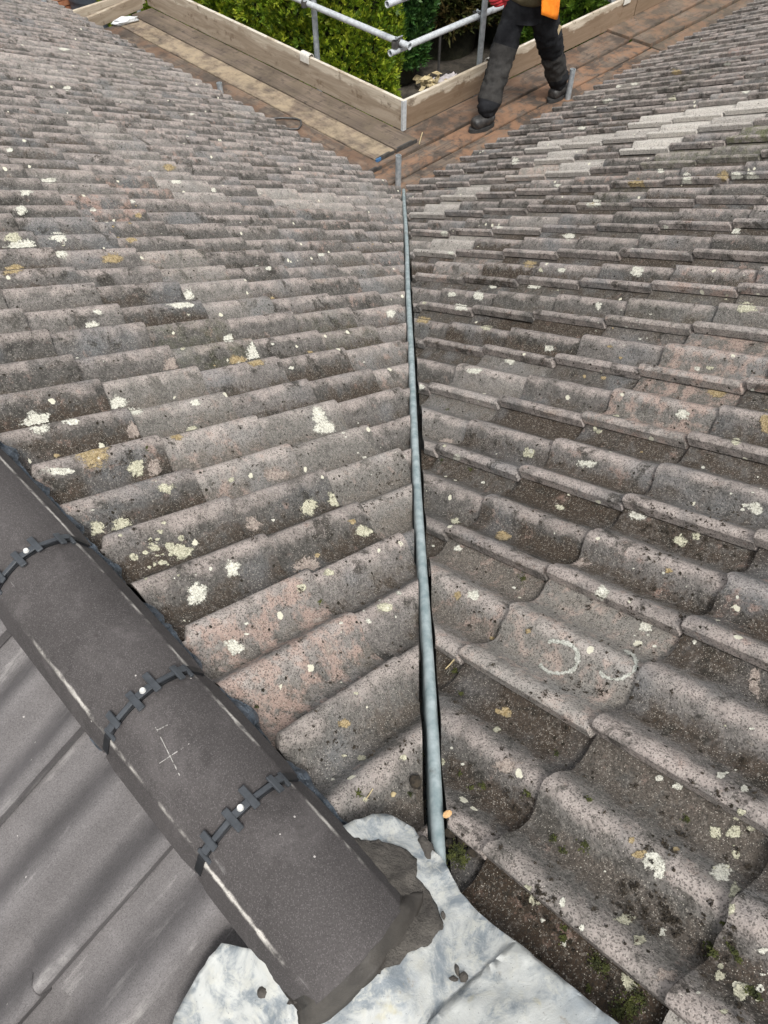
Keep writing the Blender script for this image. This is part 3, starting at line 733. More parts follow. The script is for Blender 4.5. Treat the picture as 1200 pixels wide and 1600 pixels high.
def lump(name, P, r, label, mat, cat, sq=(1, 1, .7), rotz=0, seed=0, amp=.28, sub=3, extra=None):
    bm = bmesh.new(); bmesh.ops.create_icosphere(bm, subdivisions=sub, radius=1)
    for v in bm.verts:
        k = 1+amp*mnoise.noise(v.co*1.7+Vector((seed*3.1, 0, 0)))+amp*.4*mnoise.noise(v.co*5+Vector((0, seed, 0)))
        v.co = Vector((v.co.x*sq[0]*k*r, v.co.y*sq[1]*k*r, v.co.z*sq[2]*k*r))
    o = link(name, bm_mesh(bm, name, True), None, mat); o.location = P; o.rotation_euler = (0, 0, rotz)
    return tag(o, label, cat)
def rpt(u, v, dz=0):
    P = at(u, v, nR, 0.004); p, s = to_ps(P); return PW(p, s, roof_z(p, s)+.007+dz)
P = at(665, 1333, nA, -.01)
lump('mortar_lump', P+ZZ*.004, .021, 'rounded dark mortar lump beside the lower end of the valley rib', M['mortar_dry'], 'mortar lump', (.75, 1.3, .8), .35, 1)
lump('mortar_lump', rpt(724, 1527), .0075, 'small dark mortar crumb on the lead, right one of the cluster', M['mortar_dry'], 'mortar lump', (1, 1, .9), 0, 2, .3, 2)
lump('mortar_lump', rpt(714, 1517), .006, 'small upright dark mortar crumb on the lead, upper one of the cluster', M['mortar_dry'], 'mortar lump', (.6, 1.4, .9), .2, 3, .3, 2)
lump('mortar_lump', rpt(708, 1531), .006, 'small dark mortar crumb on the lead, left one of the cluster', M['mortar_dry'], 'mortar lump', (1.2, .8, .6), 0, 4, .3, 2)
lump('mortar_lump', rpt(692, 1432), .005, 'tiny mortar crumb on the white lead just below the valley rib', M['mortar_dry'], 'mortar lump', (.7, 1.2, .6), .3, 5, .3, 2)
lump('mortar_lump', rpt(417, 1556), .008, 'dark mortar crumb at the left corner of the last ridge tile', M['mortar_dry'], 'mortar lump', (1, 1, .7), 0, 6, .3, 2)
lump('mortar_lump', at(650, 1222, nA, -.03), .014, 'dark moss covered mortar piece on the slope left of the valley rib', M['crumb'], 'mortar lump', (.8, 1, .6), 0, 7)
# ================================================================= LICHEN, MOSS ON THE TILES
from mathutils.bvhtree import BVHTree
_V, _F, _OWN = [], [], []
for key_, t_ in TILEIDX.items():
    if key_[0] == 'B' or 'o' not in t_: continue
    o_ = len(_V); mx = t_['mtx']; _V += [mx @ v.co for v in t_['me'].vertices]
    for p_ in t_['me'].polygons: _F.append([o_+i_ for i_ in p_.vertices]); _OWN.append(key_)
BVH = BVHTree.FromPolygons(_V, _F)
def hit(u, v):
    """first tile surface seen through a photo pixel: point, normal, tile key"""
    d = Vector(CR*((u-600)/FPX) - CU*((v-800)/FPX) + CF)
    P, n_, f, _ = BVH.ray_cast(Vector(CAM), d)
    if P is None: return None
    if n_.dot(d) > 0: n_ = -n_
    return P, n_, _OWN[f]
def surf(side, u, v):
    h = hit(u, v)
    return h[0] if h else at(u, v, nA if side == 'A' else nR, -.018)
def local(side, P):
    loc, n_, f, d_ = BVH.find_nearest(P)
    return TILEIDX[_OWN[f]] if f is not None else None
def drape_pt(side, P, lift, tile):
    loc, n_, f, d_ = BVH.find_nearest(P)
    if n_.z < 0: n_ = -n_
    return loc+n_*lift
def patch(bm, lay_, side, u, v, ru, rv, seed, ring=None, arc=None, ang=0, lift=.0016):
    """an irregular flat growth lying on the tile, about ru x rv photo pixels"""
    h0 = hit(u, v)
    if h0 is None or h0[2][0] != side: return
    NR_, NA_ = (6, 30) if ru > 7 else (4, 18)
    rows = []
    for j in range(NR_+1):
        f = j/NR_
        if ring: f = ring[0]+(ring[1]-ring[0])*f
        row = []
        for k in range(NA_+(1 if arc else 0)):
            a = 2*math.pi*k/NA_ if not arc else arc[0]+(arc[1]-arc[0])*k/NA_
            w = 1+.38*mnoise.noise(Vector((math.cos(a)*1.5, math.sin(a)*1.5, seed*2.3)))*(0.25 if ring else 1)
            if ring: w *= 1+.03*mnoise.noise(Vector((math.cos(a)*4, math.sin(a)*4, seed)))
            du, dv = math.cos(a)*ru*f*w*1.25, math.sin(a)*rv*f*w*1.25
            c_, s_ = math.cos(ang), math.sin(ang)
            h = hit(u+du*c_-dv*s_, v+du*s_+dv*c_)
            if h is None or h[2] != h0[2] or h[1].dot(Vector(CAM)-h[0]) < .12*(Vector(CAM)-h[0]).length: row.append(None); continue
            vv = bm.verts.new(h[0]+h[1]*lift); fe = j/NR_
            vv[lay_] = (1-abs(2*fe-1))*.9+.12 if ring else 1-fe**1.7
            if arc: vv[lay_] *= min(1, 9*min(k, NA_-k)/NA_+.35)
            row.append(vv)
        rows.append(row)
    n_ = len(rows[0])
    for a, b in zip(rows, rows[1:]):
        for k in range(n_ if not arc else n_-1):
            q = [a[k], a[(k+1) % n_], b[(k+1) % n_], b[k]]
            if any(x is None for x in q): continue
            if max((q[i].co-q[i-1].co).length for i in range(4)) > .05*max(1, ru/20): continue
            try: bm.faces.new(q)
            except ValueError: pass
LA_W = [(60, 660, 24, 15), (87, 737, 23, 7), (362, 890, 13, 14), (306, 930, 15, 18), (366, 1012, 14, 12), (398, 550, 12, 18), (498, 650, 11, 14), (508, 668, 18, 11), (293, 465, 9, 15), (283, 477, 20, 5), (143, 508, 10, 8), (357, 530, 8, 7),
        (182, 632, 14, 14), (205, 645, 18, 8), (35, 385, 28, 12), (92, 370, 14, 9), (88, 396, 18, 10), (40, 300, 9, 6), (33, 328, 10, 7), (75, 282, 11, 5), (275, 283, 8, 5), (333, 298, 5, 4), (100, 76, 8, 4), (105, 138, 7, 4), (610, 490, 6, 7), (305, 630, 9, 5), (500, 398, 9, 3),
        (113, 660, 14, 5), (372, 568, 4, 3), (152, 488, 7, 4), (455, 575, 4, 3), (300, 178, 5, 3), (205, 315, 6, 3), (15, 235, 6, 4), (145, 328, 6, 3), (420, 420, 5, 3)]
LA_C = [(213, 730, 14, 13), (258, 763, 13, 8), (152, 826, 12, 11), (190, 824, 16, 14), (282, 862, 18, 14), (483, 792, 12, 14), (525, 782, 14, 12), (568, 830, 15, 8), (285, 545, 4, 3), (300, 672, 9, 6), (470, 918, 8, 6), (20, 372, 12, 9), (600, 950, 12, 8), (515, 895, 10, 6), (360, 750, 6, 4)]
LA_O = [(145, 703, 33, 23), (372, 566, 14, 12), (400, 566, 14, 6), (175, 405, 16, 8), (265, 262, 10, 6), (20, 421, 16, 8), (485, 552, 5, 4), (275, 682, 12, 6), (495, 868, 4, 4), (205, 375, 8, 4), (88, 712, 5, 4)]
LA_P = [(500, 437, 15, 6), (215, 672, 22, 20), (432, 742, 26, 12), (270, 570, 22, 13), (395, 820, 16, 14), (480, 885, 26, 18), (512, 1015, 9, 12), (500, 970, 18, 6), (195, 250, 14, 6), (240, 735, 12, 20)]
LR_W = [(940, 926, 10, 11), (740, 930, 8, 10), (996, 804, 13, 10), (1010, 979, 11, 9), (1180, 794, 12, 9), (1068, 647, 12, 8), (916, 724, 16, 6), (799, 563, 8, 7), (858, 545, 8, 5), (742, 580, 14, 5), (720, 480, 10, 6), (748, 462, 8, 7), (770, 448, 6, 4), (835, 448, 9, 4), (878, 422, 6, 4), (996, 424, 10, 8),
        (935, 478, 5, 6), (1150, 277, 12, 8), (1175, 277, 10, 9), (1073, 282, 9, 10), (1148, 358, 9, 10), (926, 318, 13, 7), (890, 370, 9, 6), (805, 252, 7, 6), (950, 160, 9, 7), (1033, 267, 5, 4), (1015, 58, 5, 3), (1138, 100, 6, 3), (1060, 1228, 8, 8), (1030, 1217, 6, 5), (1020, 1345, 13, 16), (1030, 1360, 11, 14),
        (1125, 1365, 18, 13), (1035, 1458, 7, 8), (707, 460, 6, 4), (714, 715, 6, 5), (990, 130, 6, 4), (873, 290, 6, 3), (910, 200, 6, 3), (1165, 143, 7, 4), (965, 135, 5, 3), (830, 705, 4, 4), (1176, 610, 4, 3), (657, 605, 6, 5), (1040, 355, 5, 4), (695, 365, 6, 4), (780, 355, 6, 3), (705, 395, 5, 4)]
LR_C = [(1147, 1398, 8, 20), (1142, 1420, 7, 12), (1063, 845, 10, 9), (827, 708, 9, 8), (712, 816, 7, 6), (975, 1437, 18, 8), (998, 1470, 9, 8), (985, 1530, 11, 22), (838, 1405, 14, 11), (825, 1388, 10, 6), (1167, 480, 14, 9), (1055, 155, 9, 5), (875, 793, 7, 5), (1088, 838, 7, 7), (760, 512, 8, 4), (1110, 575, 7, 4), (650, 660, 6, 5), (1150, 690, 8, 5)]
LR_O = [(715, 931, 7, 7), (1120, 614, 14, 8), (1196, 660, 9, 16), (828, 413, 10, 6), (996, 289, 14, 10), (1132, 275, 10, 8), (1057, 113, 8, 6), (788, 838, 12, 8), (1045, 892, 6, 4), (662, 500, 12, 6), (925, 318, 5, 4)]
LR_P = [(790, 1195, 24, 14), (1180, 1060, 10, 40), (860, 645, 16, 6), (1040, 1525, 24, 14), (905, 880, 20, 8), (700, 690, 14, 6)]
def patches(name, mat, label, cat, jobs):
    bm = bmesh.new(); la = bm.verts.layers.float.new('edge')
    for n_, (side, lst, kw) in enumerate(jobs):
        for k, (u, v, a, b) in enumerate(lst): patch(bm, la, side, u, v, a, b, k*1.7+n_*11, **kw)
    me = bpy.data.meshes.new(name); bm.normal_update()
    for f in bm.faces:
        if f.normal.z < 0: f.normal_flip()
    bm.to_mesh(me); bm.free(); me.polygons.foreach_set('use_smooth', [True]*len(me.polygons))
    return tag(link(name, me, None, mat), label, cat, None, 'stuff')
# scatter of small ones besides those read off the photograph
def scat(side, n, a, b, seed):
    r = random.Random(seed); out = []
    while len(out) < n:
        if out and r.random() < .45: q_ = r.choice(out); u, v = q_[0]+r.gauss(0, 26), q_[1]+r.gauss(0, 18)
        else: u, v = r.uniform(-60, 1260), r.uniform(-10, 1600)
        xv = 632+(v-300)*.05
        if (u < xv-14) != (side == 'A') or abs(u-xv) < 14: continue
        P = surf(side, u, v)
        p, s = to_ps(P)
        if (side == 'A' and (p < .03 or p > 3.6)) or (side == 'R' and (s > 3.6 or (p < .1 and s < .05))): continue
        sc_ = 1.3/max(.9, (P-Vector(CAM)).length)
        q = r.uniform(a, b)*sc_*(1 if r.random() < .8 else 1.9); out.append((u, v, q*r.uniform(.7, 1.3), q*r.uniform(.5, 1)*(.45+.55*min(1, v/900))))
    return out
patches('lichen', M['lichen_w'], 'white lichen blotches scattered over the weathered pantiles', 'lichen', [('A', LA_W, {}), ('R', LR_W, {}), ('A', scat('A', 70, 1.5, 5, 1), {}), ('R', scat('R', 80, 1.5, 5, 2), {})])
patches('lichen', M['lichen_c'], 'cream to greenish lichen discs on the weathered pantiles', 'lichen', [('A', LA_C, {}), ('R', LR_C, {}), ('A', scat('A', 30, 3, 8, 3), {}), ('R', scat('R', 30, 3, 8, 4), {})])
patches('lichen', M['lichen_o'], 'ochre yellow lichen patches on the weathered pantiles', 'lichen', [('A', LA_O, {}), ('R', LR_O, {}), ('A', scat('A', 12, 4, 10, 5), {}), ('R', scat('R', 14, 4, 10, 6), {})])
patches('bare_patch', M['lichen_p'], 'pale bare concrete patches worn into the weathered pantiles', 'bare patch', [('A', LA_P, {'lift': .0012}), ('R', LR_P, {'lift': .0012})])
bm = bmesh.new(); la = bm.verts.layers.float.new('edge')
patch(bm, la, 'R', 873, 1028, 29, 25, 3.3, ring=(.66, 1.04), arc=(-2.5, 2.8), ang=.1, lift=.0018)
patch(bm, la, 'R', 965, 1040, 27, 20, 5.1, ring=(.66, 1.04), arc=(-1.3, 2.9), ang=-.1, lift=.0018)
me = bm_mesh(bm, 'lichen_ring', True); tag(link('lichen_ring', me, None, M['chalk']), 'two pale broken lichen rings on the pinkish pantile right of the valley', 'lichen', None, 'stuff')
# moss cushions and crumbs: many tiny leaves / grains
def cushion(bm, P, nrm, r, n, h, rr):
    for _ in range(n):
        a = rr.uniform(0, 2*math.pi); q = min(r*1.6, abs(rr.gauss(0, r*.55))); d = Vector((math.cos(a)*q, math.sin(a)*q, 0))
        b = P+d+nrm*(h*max(.0, 1-(q/r)**2)*rr.uniform(.2, 1)); s_ = rr.uniform(.0010, .0026)
        ax = Vector((rr.gauss(0, 1), rr.gauss(0, 1), rr.gauss(.8, .6))).normalized(); t1 = ax.orthogonal().normalized()*s_; t2 = ax.cross(t1)
        vs_ = [bm.verts.new(b+t1), bm.verts.new(b-t1*.5+t2*.8), bm.verts.new(b-t1*.5-t2*.8), bm.verts.new(b+ax*s_*1.2)]
        for tri in ((0, 1, 3), (1, 2, 3), (2, 0, 3), (2, 1, 0)): bm.faces.new([vs_[q_] for q_ in tri])
def mossy(name, mat, label, spots, seed, n0):
    bm = bmesh.new(); rr = random.Random(seed)
    for side, u, v, ru in spots:
        P = surf(side, u, v); t = local(side, P)
        if t is None: continue
        P = drape_pt(side, P, 0, t); d = (P-Vector(CAM)).length; r = ru*d/FPX
        cushion(bm, P, Vector((0, 0, 1)), r, int(n0*(ru/10)**1.6)+4, min(.008, r*.5), rr)
    return tag(link(name, bm_mesh(bm, name), None, mat), label, 'moss', None, 'stuff')
spots = [('R', 1110, 1482, 12), ('R', 1116, 1490, 8), ('R', 985, 1574, 22), ('R', 1000, 1560, 16), ('R', 965, 1582, 14), ('R', 1148, 1488, 8), ('R', 1155, 1500, 6), ('R', 1140, 1478, 6), ('R', 880, 1465, 8), ('R', 882, 1452, 6), ('R', 930, 1503, 13), ('R', 945, 1512, 10),
         ('R', 1072, 1280, 7), ('R', 920, 1250, 6), ('R', 915, 1320, 10), ('R', 1130, 1443, 5), ('R', 1172, 1550, 9), ('R', 1185, 1560, 7), ('R', 865, 1310, 9), ('R', 880, 1330, 8), ('R', 718, 1210, 6), ('R', 735, 1232, 6), ('R', 755, 1228, 9), ('R', 825, 1240, 8), ('R', 712, 1050, 8), ('R', 720, 1085, 6), ('R', 818, 905, 9), ('R', 870, 1178, 6), ('R', 920, 1545, 6), ('R', 700, 640, 4), ('R', 690, 720, 5), ('R', 735, 735, 6),
         ('A', 500, 940, 6), ('A', 640, 1240, 6), ('A', 560, 1240, 8), ('A', 400, 1105, 5), ('A', 230, 700, 5)]
mossy('moss', M['moss'], 'green moss cushions in the pans of the weathered pantiles', spots, 3, 90)
r5 = random.Random(21); cr = []
for u, v, a, b in scat('A', 420, 2, 5, 31)+scat('A', 160, 2, 6, 33): cr.append(('A', u, v, a))
for u, v, a, b in scat('R', 520, 2, 5, 32)+scat('R', 200, 3, 8, 34): cr.append(('R', u, v, a))
mossy('moss_crumbs', M['crumb'], 'dark dried moss crumbs lying on the weathered pantiles', cr, 4, 30)
bm = bmesh.new(); rr = random.Random(81); bm2 = bmesh.new()
for k in range(420):
    p = .08+3.5*rr.random()**1.6; sg = rr.choice((-1, 1)); x = sg*rr.uniform(.016, .04)
    cushion(bm if rr.random() < .75 else bm2, PW(p, p, -T*p-.085)+xf*x, ZZ, rr.uniform(.006, .014), 16, .014, rr)
tag(link('valley_debris', bm_mesh(bm, 'valley_debris'), None, M['crumb']), 'dark crumbly debris lodged along the valley beside the metal rib', 'debris', None, 'stuff')
tag(link('moss', bm_mesh(bm2, 'moss'), None, M['moss']), 'scraps of green moss lodged along the valley beside the metal rib', 'moss', None, 'stuff')
# dirt, stones and moss in the gap at the valley head
bm = bmesh.new(); rr = random.Random(8)
for u, v, r in ((716, 1330, .014), (708, 1340, .012), (722, 1345, .010)): cushion(bm, at(u, v, nR, -.035), ZZ, r, 260, .012, rr)
tag(link('moss', bm_mesh(bm, 'moss'), None, M['moss']), 'green moss clump in the dark gap right of the valley rib end', 'moss', None, 'stuff')
for k, (u, v, r) in enumerate(((705, 1300, .012), (725, 1312, .013), (738, 1330, .010), (703, 1318, .009))):
    lump('dirt_lump', at(u, v, nR, -.040), r, ['dark dirt lump high in the gap at the valley head', 'dark dirt lump in the middle of the gap at the valley head', 'dark dirt lump at the right rim of the gap at the valley head', 'small dark dirt lump touching the valley rib end'][k], M['crumb'], 'dirt lump', (1, 1, .7), k, k+10, .3, 2)
bm = bmesh.new()
for k in range(9):
    a = 2*math.pi*k/9; bm.verts.new((math.cos(a)*.009, math.sin(a)*.006, .002*math.cos(2*a)))
bm.faces.new(bm.verts[:]); o = link('fallen_leaf', bm_mesh(bm, 'fallen_leaf'), None, M['leafbrown']); o.location = at(699, 1272, nR, .004); o.rotation_euler = (.3, -.2, .5); o.modifiers.new('t', 'SOLIDIFY').thickness = .0008
tag(o, 'small tan leaf lying beside the lower end of the valley rib', 'leaf')
def twig(pts, r, label, side):
    P = []
    for u, v in pts:
        q = surf(side, u, v); t = local(side, q); P.append(drape_pt(side, q, .003, t) if t else q)
    tag(link('twig', tube_mesh(P, r, 6, 'twig'), None, M['dry']), label, 'twig')
twig([(569, 1250), (575, 1242), (581, 1233)], .0011, 'thin straw coloured twig on the pantile left of the valley rib', 'A')
twig([(697, 1046), (703, 1040), (710, 1030)], .0016, 'pale dry twig in the dark pan right of the valley rib', 'R')
lump('lichen_speck', drape_pt('A', surf('A', 613, 1241), .003, local('A', surf('A', 613, 1241)) or TILEIDX[('A', 0, 0)]), .005, 'tiny yellow cream speck of lichen on the dirty pantile left of the valley end', M['dry'], 'lichen speck', (1, 1, .5), 0, 3, .4, 2)
# ================================================================= SCAFFOLD
ZP, ZL = -1.97, -1.935
def board(axis, lo, hi, c0, c1, ztop, th, label, group, col, seed, band=None):
    """axis 'b': runs along s from lo to hi, across p c0..c1; axis 'a' the other way round"""
    L = hi-lo; o = link('scaffold_board', box_mesh(L, c1-c0, th, 'scaffold_board', .004, 10, .004), None, M['wood'])
    if axis == 'b': o.matrix_world = frame(BB, -AA, ZZ, PW((c0+c1)/2, (lo+hi)/2, ztop-th/2))
    else: o.matrix_world = frame(AA, BB, ZZ, PW((lo+hi)/2, (c0+c1)/2, ztop-th/2))
    o.rotation_euler.rotate_axis('X', rnd.gauss(0, .006)); o.color = col+(1,)
    tag(o, label, 'scaffold board', group)
    if band:
        bm = bmesh.new()
        bm_box(bm, Matrix.Translation((-L/2+.0, 0, 0)), .004, (c1-c0)*.98, th*.8); bm_box(bm, Matrix.Translation((-L/2+.007, .02, th/2+.001)), .014, (c1-c0)*.7, .003)
        link('end_band', bm_mesh(bm, 'end_band'), o, band)
    return o
gl = 'boards of the left scaffold walkway'; gr = 'boards of the right scaffold walkway'
board('b', 4.30, 8.36, 3.815, 4.052, ZL, .038, 'brown scaffold board of the left walkway, nearest the roof tiles', gl, (.35, 0, 0), 1, M['steel'])
board('b', 4.40, 8.44, 4.066, 4.302, ZL, .038, 'pale dry scaffold board in the middle of the left walkway', gl, (.1, .55, 0), 2, M['steel'])
board('b', 4.40, 8.48, 4.316, 4.5785, ZL, .038, 'greyish scaffold board of the left walkway, against the long toe board', gl, (0, .15, 0), 3, M['steel'])
board('b', 4.34, 8.30, 3.57, 3.802, ZL, .038, 'dark scaffold board of the left walkway tucked under the tile edge', gl, (.2, 0, 0), 4)
bl_ = bpy.data.objects['scaffold_board.001']; bm = bmesh.new(); bm_box(bm, Matrix.Translation((-2.023, .08, .004)), .012, .06, .03); link('paint_mark', bm_mesh(bm, 'paint_mark'), bl_, M['blue'])
for k, (c0, c1, lab) in enumerate(((3.83, 4.066, 'beside the tile edge'), (4.080, 4.304, 'in the middle under the worker boots'), (4.338, 4.632, 'along the right toe board'))):
    board('a', 3.62, 7.70, c0, c1, ZP, .038, 'rust brown near board of the right walkway, '+lab, gr, (.75 if k < 2 else .4, 0, 0), 10+k)
    board('a', 7.72, 11.7, c0+.02, c1+.02, ZP+(.018 if k else .0), .038, 'brown far board of the right walkway, '+lab.replace('under the worker boots', 'row'), gr, (.5, .1, 0), 20+k)
board('a', 3.62, 9.5, 3.56, 3.80, ZP, .038, 'brown scaffold board of the right walkway hidden under the tile edge', gr, (.4, 0, 0), 31)
def toe(axis, lo, hi, c, z0, h, label, wet, th=.036, tilt=0):
    L = hi-lo; o = link('toe_board', box_mesh(L, th, h, 'toe_board', .003, 10, .004), None, M['toe'])
    if axis == 'b': o.matrix_world = frame(BB, -AA, ZZ, PW(c, (lo+hi)/2, z0+h/2))
    else: o.matrix_world = frame(AA, BB, ZZ, PW((lo+hi)/2, c, z0+h/2))
    o.rotation_euler.rotate_axis('X', tilt); o.color = (wet, 0, 0, 1)
    return tag(o, label, 'toe board', 'scaffold toe boards')
t1 = toe('b', 4.578, 8.56, 4.598, ZL, .25, 'long pale toe board on edge along the left walkway', .35)
bm = bmesh.new(); bm_box(bm, Matrix.Translation((-3.982/2-.001, 0, 0)), .004, .042, .252); bm_box(bm, Matrix.Translation((-3.982/2+.012, -.0185, 0)), .025, .003, .25); bm_box(bm, Matrix.Translation((-3.982/2+.012, .0185, 0)), .025, .003, .25)
link('end_band', bm_mesh(bm, 'end_band'), t1, M['galv_l'])
toe('a', 4.622, 8.2, 4.655, ZP, .245, 'long toe board with damp brown foot along the right walkway, behind the worker', 1.0)
toe('a', 8.22, 11.9, 4.66, ZP+.02, .245, 'far toe board of the right walkway beyond the third upright', 1.0)
te_ = toe('a', 3.35, 4.50, 8.44, ZL, .125, 'short lower toe board closing the far end of the left walkway', .3, .04, .05)
te_.rotation_euler.rotate_axis('Z', .16)
toe('a', 3.05, 4.575, 8.60, ZL+.02, .13, 'short upper toe board closing the far end of the left walkway', .1, .04, -.03)
def standard(p, s, z0, z1, label, r=.0265, mat='galv', coupler=None):
    o = link('scaffold_pole', tube_mesh([PW(p, s, z0), PW(p, s, (z0+z1)/2), PW(p, s, z1)], r, 18, 'scaffold_pole', hollow=.82), None, M[mat])
    tag(o, label, 'scaffold pole', 'upright scaffold poles')
    return o
def rail(a, b, label, r=.0265, mat='galv_l'):
    o = link('guard_rail', tube_mesh([a, (a+b)/2, b], r, 20, 'guard_rail', hollow=.78), None, M[mat]); return tag(o, label, 'guard rail', 'horizontal scaffold tubes')
def coupler(P, axis, up, label):
    root = empty('scaffold_coupler', P, label, 'scaffold coupler', 'scaffold couplers')
    fr = frame(axis, up.cross(axis), up, P) @ Matrix.Diagonal((.8, 1.0, 1.0, 1))
    for w, mtx in (('clamp', Matrix.Identity(4)), ('clamp', Matrix.Translation((0, .055, 0)) @ Matrix.Rotation(math.pi/2, 4, 'Y'))):
        bm = bmesh.new(); ro = []; n = 18
        for x in (-.025, .025):
            ro.append([[bm.verts.new((x, math.cos(2*math.pi*k/n)*q, math.sin(2*math.pi*k/n)*q)) for k in range(n)] for q in (.0275, .034)])
        for k in range(n):
            k2 = (k+1) % n
            bm.faces.new((ro[0][1][k], ro[0][1][k2], ro[1][1][k2], ro[1][1][k])); bm.faces.new((ro[0][0][k], ro[1][0][k], ro[1][0][k2], ro[0][0][k2]))
            bm.faces.new((ro[0][0][k], ro[0][0][k2], ro[0][1][k2], ro[0][1][k])); bm.faces.new((ro[1][0][k], ro[1][1][k], ro[1][1][k2], ro[1][0][k2]))
        bm_box(bm, Matrix.Translation((0, .0, .038)), .03, .02, .012)
        o = link(w, sharp(bm_mesh(bm, w, True), 40), root, M['steel']); o.matrix_world = fr @ mtx
    b_ = link('bolt', tube_mesh([Vector((0, -.03, .04)), Vector((0, .035, .04))], .007, 8, 'bolt'), root, M['galv']); b_.matrix_world = fr
    n_ = link('nut', tube_mesh([Vector((0, .032, .04)), Vector((0, .048, .04))], .013, 6, 'nut'), root, M['galv']); n_.matrix_world = fr
rail(PW(4.75, 4.68, -1.331), PW(4.75, 11.0, -1.331), 'pale guard rail tube in front of the bright green hedge, left side')
rail(PW(4.64, 4.805, -1.388), PW(12, 4.805, -1.388), 'pale guard rail tube passing behind the worker, right side')
rail(PW(4.60, 4.80, -1.018), PW(12, 4.80, -1.018), 'upper guard rail tube of the right side, only its open end in the photo')
rail(PW(4.75, 4.68, -.960), PW(4.75, 11, -.960), 'upper guard rail tube of the left side, above the photo')
rail(PW(4.70, 4.80, -2.02), PW(12, 4.80, -2.02), 'grey ledger tube low behind the right toe board', .0265, 'galv')
standard(4.815, 5.97, -4.2, -.6, 'galvanised upright pole behind the left toe board, before the hedge')
standard(5.76, 4.745, -4.2, -.5, 'galvanised upright pole just left of the worker')
standard(7.90, 4.745, -4.2, -.5, 'galvanised upright pole to the right of the worker orange vest')
standard(4.80, 9.2, -4.2, -.6, 'galvanised upright pole of the left side, beyond the photo edge')
standard(3.50, 8.72, -4.2, -1.2, 'galvanised upright pole at the top left corner, next to orange bricks')
coupler(PW(4.75, 4.80, -1.331), BB, ZZ, 'scaffold coupler where the two guard rails cross')
coupler(PW(4.78, 5.99, -1.331), BB, ZZ, 'dark scaffold coupler on the upright before the hedge')
coupler(PW(5.76, 4.78, -1.388), AA, ZZ, 'dark scaffold coupler on the upright beside the worker glove')
coupler(PW(5.74, 4.78, -2.02), AA, ZZ, 'scaffold coupler at the foot of the upright left of the worker')
coupler(PW(7.90, 4.78, -1.74), AA, ZZ, 'scaffold coupler at the foot of the far right upright')
standard(3.965, 4.022, -2.5, -1.722, 'cut off galvanised pole top standing at the lower end of the valley', .024)
standard(3.88, 6.29, -2.5, -1.845, 'short galvanised pole stub beside the left walkway boards', .026)
standard(6.17, 3.98, -2.5, -1.709, 'galvanised pole stub beside the worker rear boot', .026)
def clip(P, ax, label):
    bm = bmesh.new(); n = 12; prof = [(math.cos(math.pi*k/n)*.034, math.sin(math.pi*k/n)*.03) for k in range(n+1)]; prof = [(.034, -.05)]+prof+[(-.034, -.05)]
    inn = [(x*.84, z*.84 if z > 0 else z) for x, z in prof]; rows = []
    for q in (-.062, .062): rows.append(([bm.verts.new((q, x, z)) for x, z in prof], [bm.verts.new((q, x, z)) for x, z in inn]))
    for k in range(len(prof)-1):
        for s_ in (0, 1): bm.faces.new((rows[0][s_][k], rows[0][s_][k+1], rows[1][s_][k+1], rows[1][s_][k]))
        for e in (0, 1): bm.faces.new((rows[e][0][k], rows[e][0][k+1], rows[e][1][k+1], rows[e][1][k]))
    for k in (0, len(prof)-1): bm.faces.new((rows[0][0][k], rows[1][0][k], rows[1][1][k], rows[0][1][k]))
    o = link('toe_board_clip', sharp(bm_mesh(bm, 'toe_board_clip', True), 50), None, M['whiteplastic']); o.matrix_world = frame(ax, ZZ.cross(ax), ZZ, P)
    tag(o, label, 'toe board clip', 'pale clips over the toe boards')
clip(PW(4.60, 5.86, ZL+.245), BB, 'pale clip over the left toe board at the foot of the upright')
clip(PW(5.83, 4.655, ZP+.243), AA, 'pale clip over the right toe board left of the worker knee')
clip(PW(7.98, 4.655, ZP+.243), AA, 'pale clip over the right toe board near the far upright')
# bent rod, scraps
Pz = lambda u, v, z: at(u, v, nZ, z)
pts = [Pz(416, 186, ZL+.012), Pz(440, 184, ZL+.012), Pz(462, 185, ZL+.012), Pz(470, 188, ZL+.012), Pz(471, 195, ZL+.012), Pz(466, 201, ZL+.012), Pz(455, 202, ZL+.012), Pz(440, 199, ZL+.012)]
tag(link('bent_rod', tube_mesh(pts, .0085, 8, 'bent_rod'), None, M['steel']), 'black bent steel rod lying on the left walkway board by the tile edge', 'steel rod')
lump('white_scrap', Pz(196, 32, ZL+.03), .085, 'crumpled white plastic scrap at the far end of the left walkway', M['paper'], 'plastic scrap', (1.6, .5, .4), .5, 5, .5)
tag(link('twig', tube_mesh([Pz(655, 225, ZP+.008), Pz(657, 217, ZP+.012), Pz(660, 207, ZP+.008)], .004, 6, 'twig'), None, M['dry']), 'thin pale splinter lying on the right walkway near the toe board corner', 'twig')
# things on the ground behind the corner
G = -4.2
def cloth(P, sx, sy, h, seed, name, mat, label, cat, n=26):
    bm = bmesh.new(); rows = []
    for j in range(n+1):
        row = []
        for k in range(n+1):
            x, y = (k/n-.5)*sx, (j/n-.5)*sy; r = math.hypot(x/sx, y/sy)*2
            z = h*max(0, 1-r*r)*(.6+.8*abs(mnoise.noise(Vector((x*8, y*8, seed)))))+.015+.05*abs(mnoise.noise(Vector((x*18, y*18, seed))))
            row.append(bm.verts.new((x+.05*mnoise.noise(Vector((x*9, y*9, 3))), y+.05*mnoise.noise(Vector((x*9, y*9, 8))), z)))
        rows.append(row)
    for a, b in zip(rows, rows[1:]):
        for k in range(n): bm.faces.new((a[k], a[k+1], b[k+1], b[k]))
    o = link(name, bm_mesh(bm, name, True), None, mat); o.location = P; o.modifiers.new('t', 'SOLIDIFY').thickness = .006
    return tag(o, label, cat)
